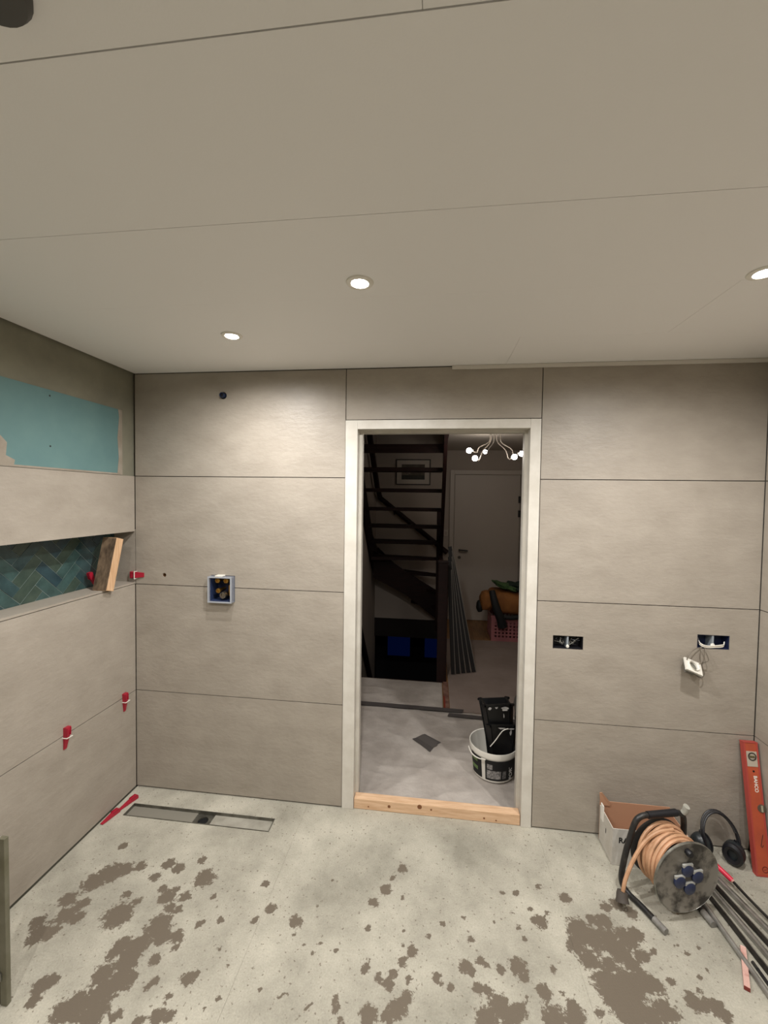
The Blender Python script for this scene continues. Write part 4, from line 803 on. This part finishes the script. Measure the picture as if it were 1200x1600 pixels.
# crumpled dark bag behind the right jamb
o = thing('crumpled_bag', (2.30, .62, .01), 'crumpled dark plastic bag half hidden behind the right door jamb', 'bag')
def blob(c, s, amp, fr, seed, n=3):
    bm = bmesh.new(); bmesh.ops.create_icosphere(bm, subdivisions=n, radius=1)
    vs = []
    for q in bm.verts:
        d = q.co.normalized(); k = 1 + amp * noise.noise(d * fr + Vector((seed, seed * .7, 0))); v = Vector((d.x * s[0], d.y * s[1], d.z * s[2])) * k; vs.append(Vector(c) + v)
    fs = [[x.index for x in f.verts] for f in bm.faces]; bm.free(); return MB().add(vs, fs)
blob((2.315, .64, .252), (.115, .12, .20), .35, 2.6, 4.2, 4).build('sack', mat('dark_bag', '#3b3833', .5, var='#55514a', scale=9), o, smooth=True)
MB().tube(arc([(2.30, .62, .50), (2.285, .61, .53), (2.30, .60, .56), (2.315, .61, .58)], 4), .014, 8).build('knot', MATS['dark_bag'], o, smooth=True)

# ---- leaning dark profiles
LE = mat('profile_pale_edge', '#7d766f', .5); LD = mat('profile_dark_face', '#171413', .6)
for k, (bx_, by, tx_, ty, tz, lb) in enumerate(((1.845, 1.78, 1.792, 1.80, .99, 'dark floor profile leaning at the post, the one standing closest to it'), (1.895, 1.80, 1.795, 1.84, 1.06, 'dark floor profile leaning at the post, second from it'), (1.945, 1.82, 1.798, 1.88, 1.10, 'dark floor profile leaning at the post, third from it'), (1.995, 1.84, 1.800, 1.92, 1.15, 'dark floor profile leaning at the post, fourth from it'), (2.045, 1.86, 1.80, 1.96, 1.19, 'dark floor profile leaning at the post, outermost and longest'))):
    p, q = Vector((bx_, by, .010)), Vector((tx_, ty, tz)); z = (q - p).normalized(); x = Vector((1, 0, 0)); y = z.cross(x).normalized(); x = y.cross(z); L = (q - p).length
    Mx = Matrix.Translation(p) @ Matrix((x, y, z)).transposed().to_4x4()
    o = thing('leaning_profile', p, lb, 'profile', 'dark profiles leaning against the stair post')
    MB(Mx).box((-.012, -.005, 0), (.024, .005, L)).build('face', LD, o); MB(Mx).box((.0242, -.006, 0), (.029, .006, L)).build('edge', LE, o)
# ---- crate with clothes
o = thing('plastic_crate', (2.60, 2.98, 0), 'pink plastic lattice crate on the floor by the hall door', 'crate')
cm = mat('pink_crate', '#a86a6c', .5); kx0, kx1, ky0, ky1, kh = 2.335, 2.90, 2.80, 3.16, .30
hs = [(kx0 + .04 + i * .042, kx0 + .04 + i * .042 + .022, .05 + j * .04, .05 + j * .04 + .022) for i in range(12) for j in range(5)]
slab([kx0, kx1], [.004, kh], hs, ky0, ky0 + .008, 'xz').build('front_lattice', cm, o); slab([kx0, kx1], [.004, kh], hs, ky1 - .008, ky1, 'xz').build('back_lattice', cm, o)
hs = [(ky0 + .03 + i * .042, ky0 + .03 + i * .042 + .022, .05 + j * .04, .05 + j * .04 + .022) for i in range(7) for j in range(5)]
for x in (kx0, kx1 - .008): slab([ky0 + .0081, ky1 - .0081], [.004, kh], hs, x, x + .008, 'yz').build('side_lattice', cm, o)
MB().box((kx0 + .0085, ky0 + .0085, .004), (kx1 - .0085, ky1 - .0085, .012)).build('base', cm, o)
m = MB()
for a, c in (((kx0 - .006, ky0 - .008, kh - .02), (kx1 + .006, ky0 - .0005, kh + .004)), ((kx0 - .006, ky1 + .0005, kh - .02), (kx1 + .006, ky1 + .008, kh + .004))): m.box(a, c, bev=.002)
m.build('rim', cm, o)
o = thing('orange_bag', (2.58, 2.98, .31), 'orange brown bag with dark straps slung over the pink crate', 'bag')
OB = mat('orange_fabric', '#96602c', .8, var='#7a4b20', scale=7, bump=.2, bscale=12); BK = mat('black_strap', '#17191a', .7)
def pillow(c, s, p, seed, amp=.06, tilt=0):
    mb = MB(Matrix.Translation(Vector(c)) @ Matrix.Rotation(tilt, 4, 'Y')); n, k = 28, 16; vs = []
    sg = lambda v, e: math.copysign(abs(v) ** e, v)
    for j in range(k + 1):
        b = -math.pi / 2 + math.pi * j / k
        for i in range(n):
            a = 6.28318 * i / n; d = Vector((sg(math.cos(b), p) * sg(math.cos(a), p), sg(math.cos(b), p) * sg(math.sin(a), p), sg(math.sin(b), p)))
            q = 1 + amp * noise.noise(d * 2.2 + Vector((seed, 0, seed))); vs.append((d.x * s[0] * q, d.y * s[1] * q, d.z * s[2] * q))
    fs = [(j * n + i, j * n + (i + 1) % n, (j + 1) * n + (i + 1) % n, (j + 1) * n + i) for j in range(k) for i in range(n)]
    return mb.add(vs, fs)
pillow((2.60, 2.95, .44), (.30, .20, .135), .55, 2.3, .10, .10).build('bag_body', OB, o, smooth=True)
pillow((2.275, 2.84, .47), (.075, .12, .11), .7, 5.1, .15).build('side_pocket', OB, o, smooth=True)
MB().tube(arc([(2.33, 2.76, .60), (2.345, 2.72, .52), (2.38, 2.70, .40), (2.43, 2.715, .28), (2.45, 2.73, .20)], 6), .035, 10, r2=.055).build('strap', BK, o, smooth=True)
pillow((2.20, 2.83, .40), (.04, .06, .07), .9, 1.1, .1).build('buckle_pad', BK, o, smooth=True)
MB().tube(arc([(2.42, 2.735, .315), (2.55, 2.735, .305), (2.68, 2.74, .32), (2.8, 2.75, .31)], 5), .028, 10).build('hem', BK, o, smooth=True)
o = thing('green_cloth', (2.62, 2.95, .56), 'crumpled green cloth lying on top of the orange bag', 'cloth')
pillow((2.52, 2.90, .632), (.16, .12, .030), .8, 7.7, .5, .30).build('fold', mat('green_fabric', '#4d6a3d', .85, var='#385030', scale=9), o, smooth=True)
pillow((2.66, 2.93, .63), (.14, .13, .05), .8, 3.9, .5, -.05).build('fold', mat('dark_green_fabric', '#1f3024', .85), o, smooth=True)
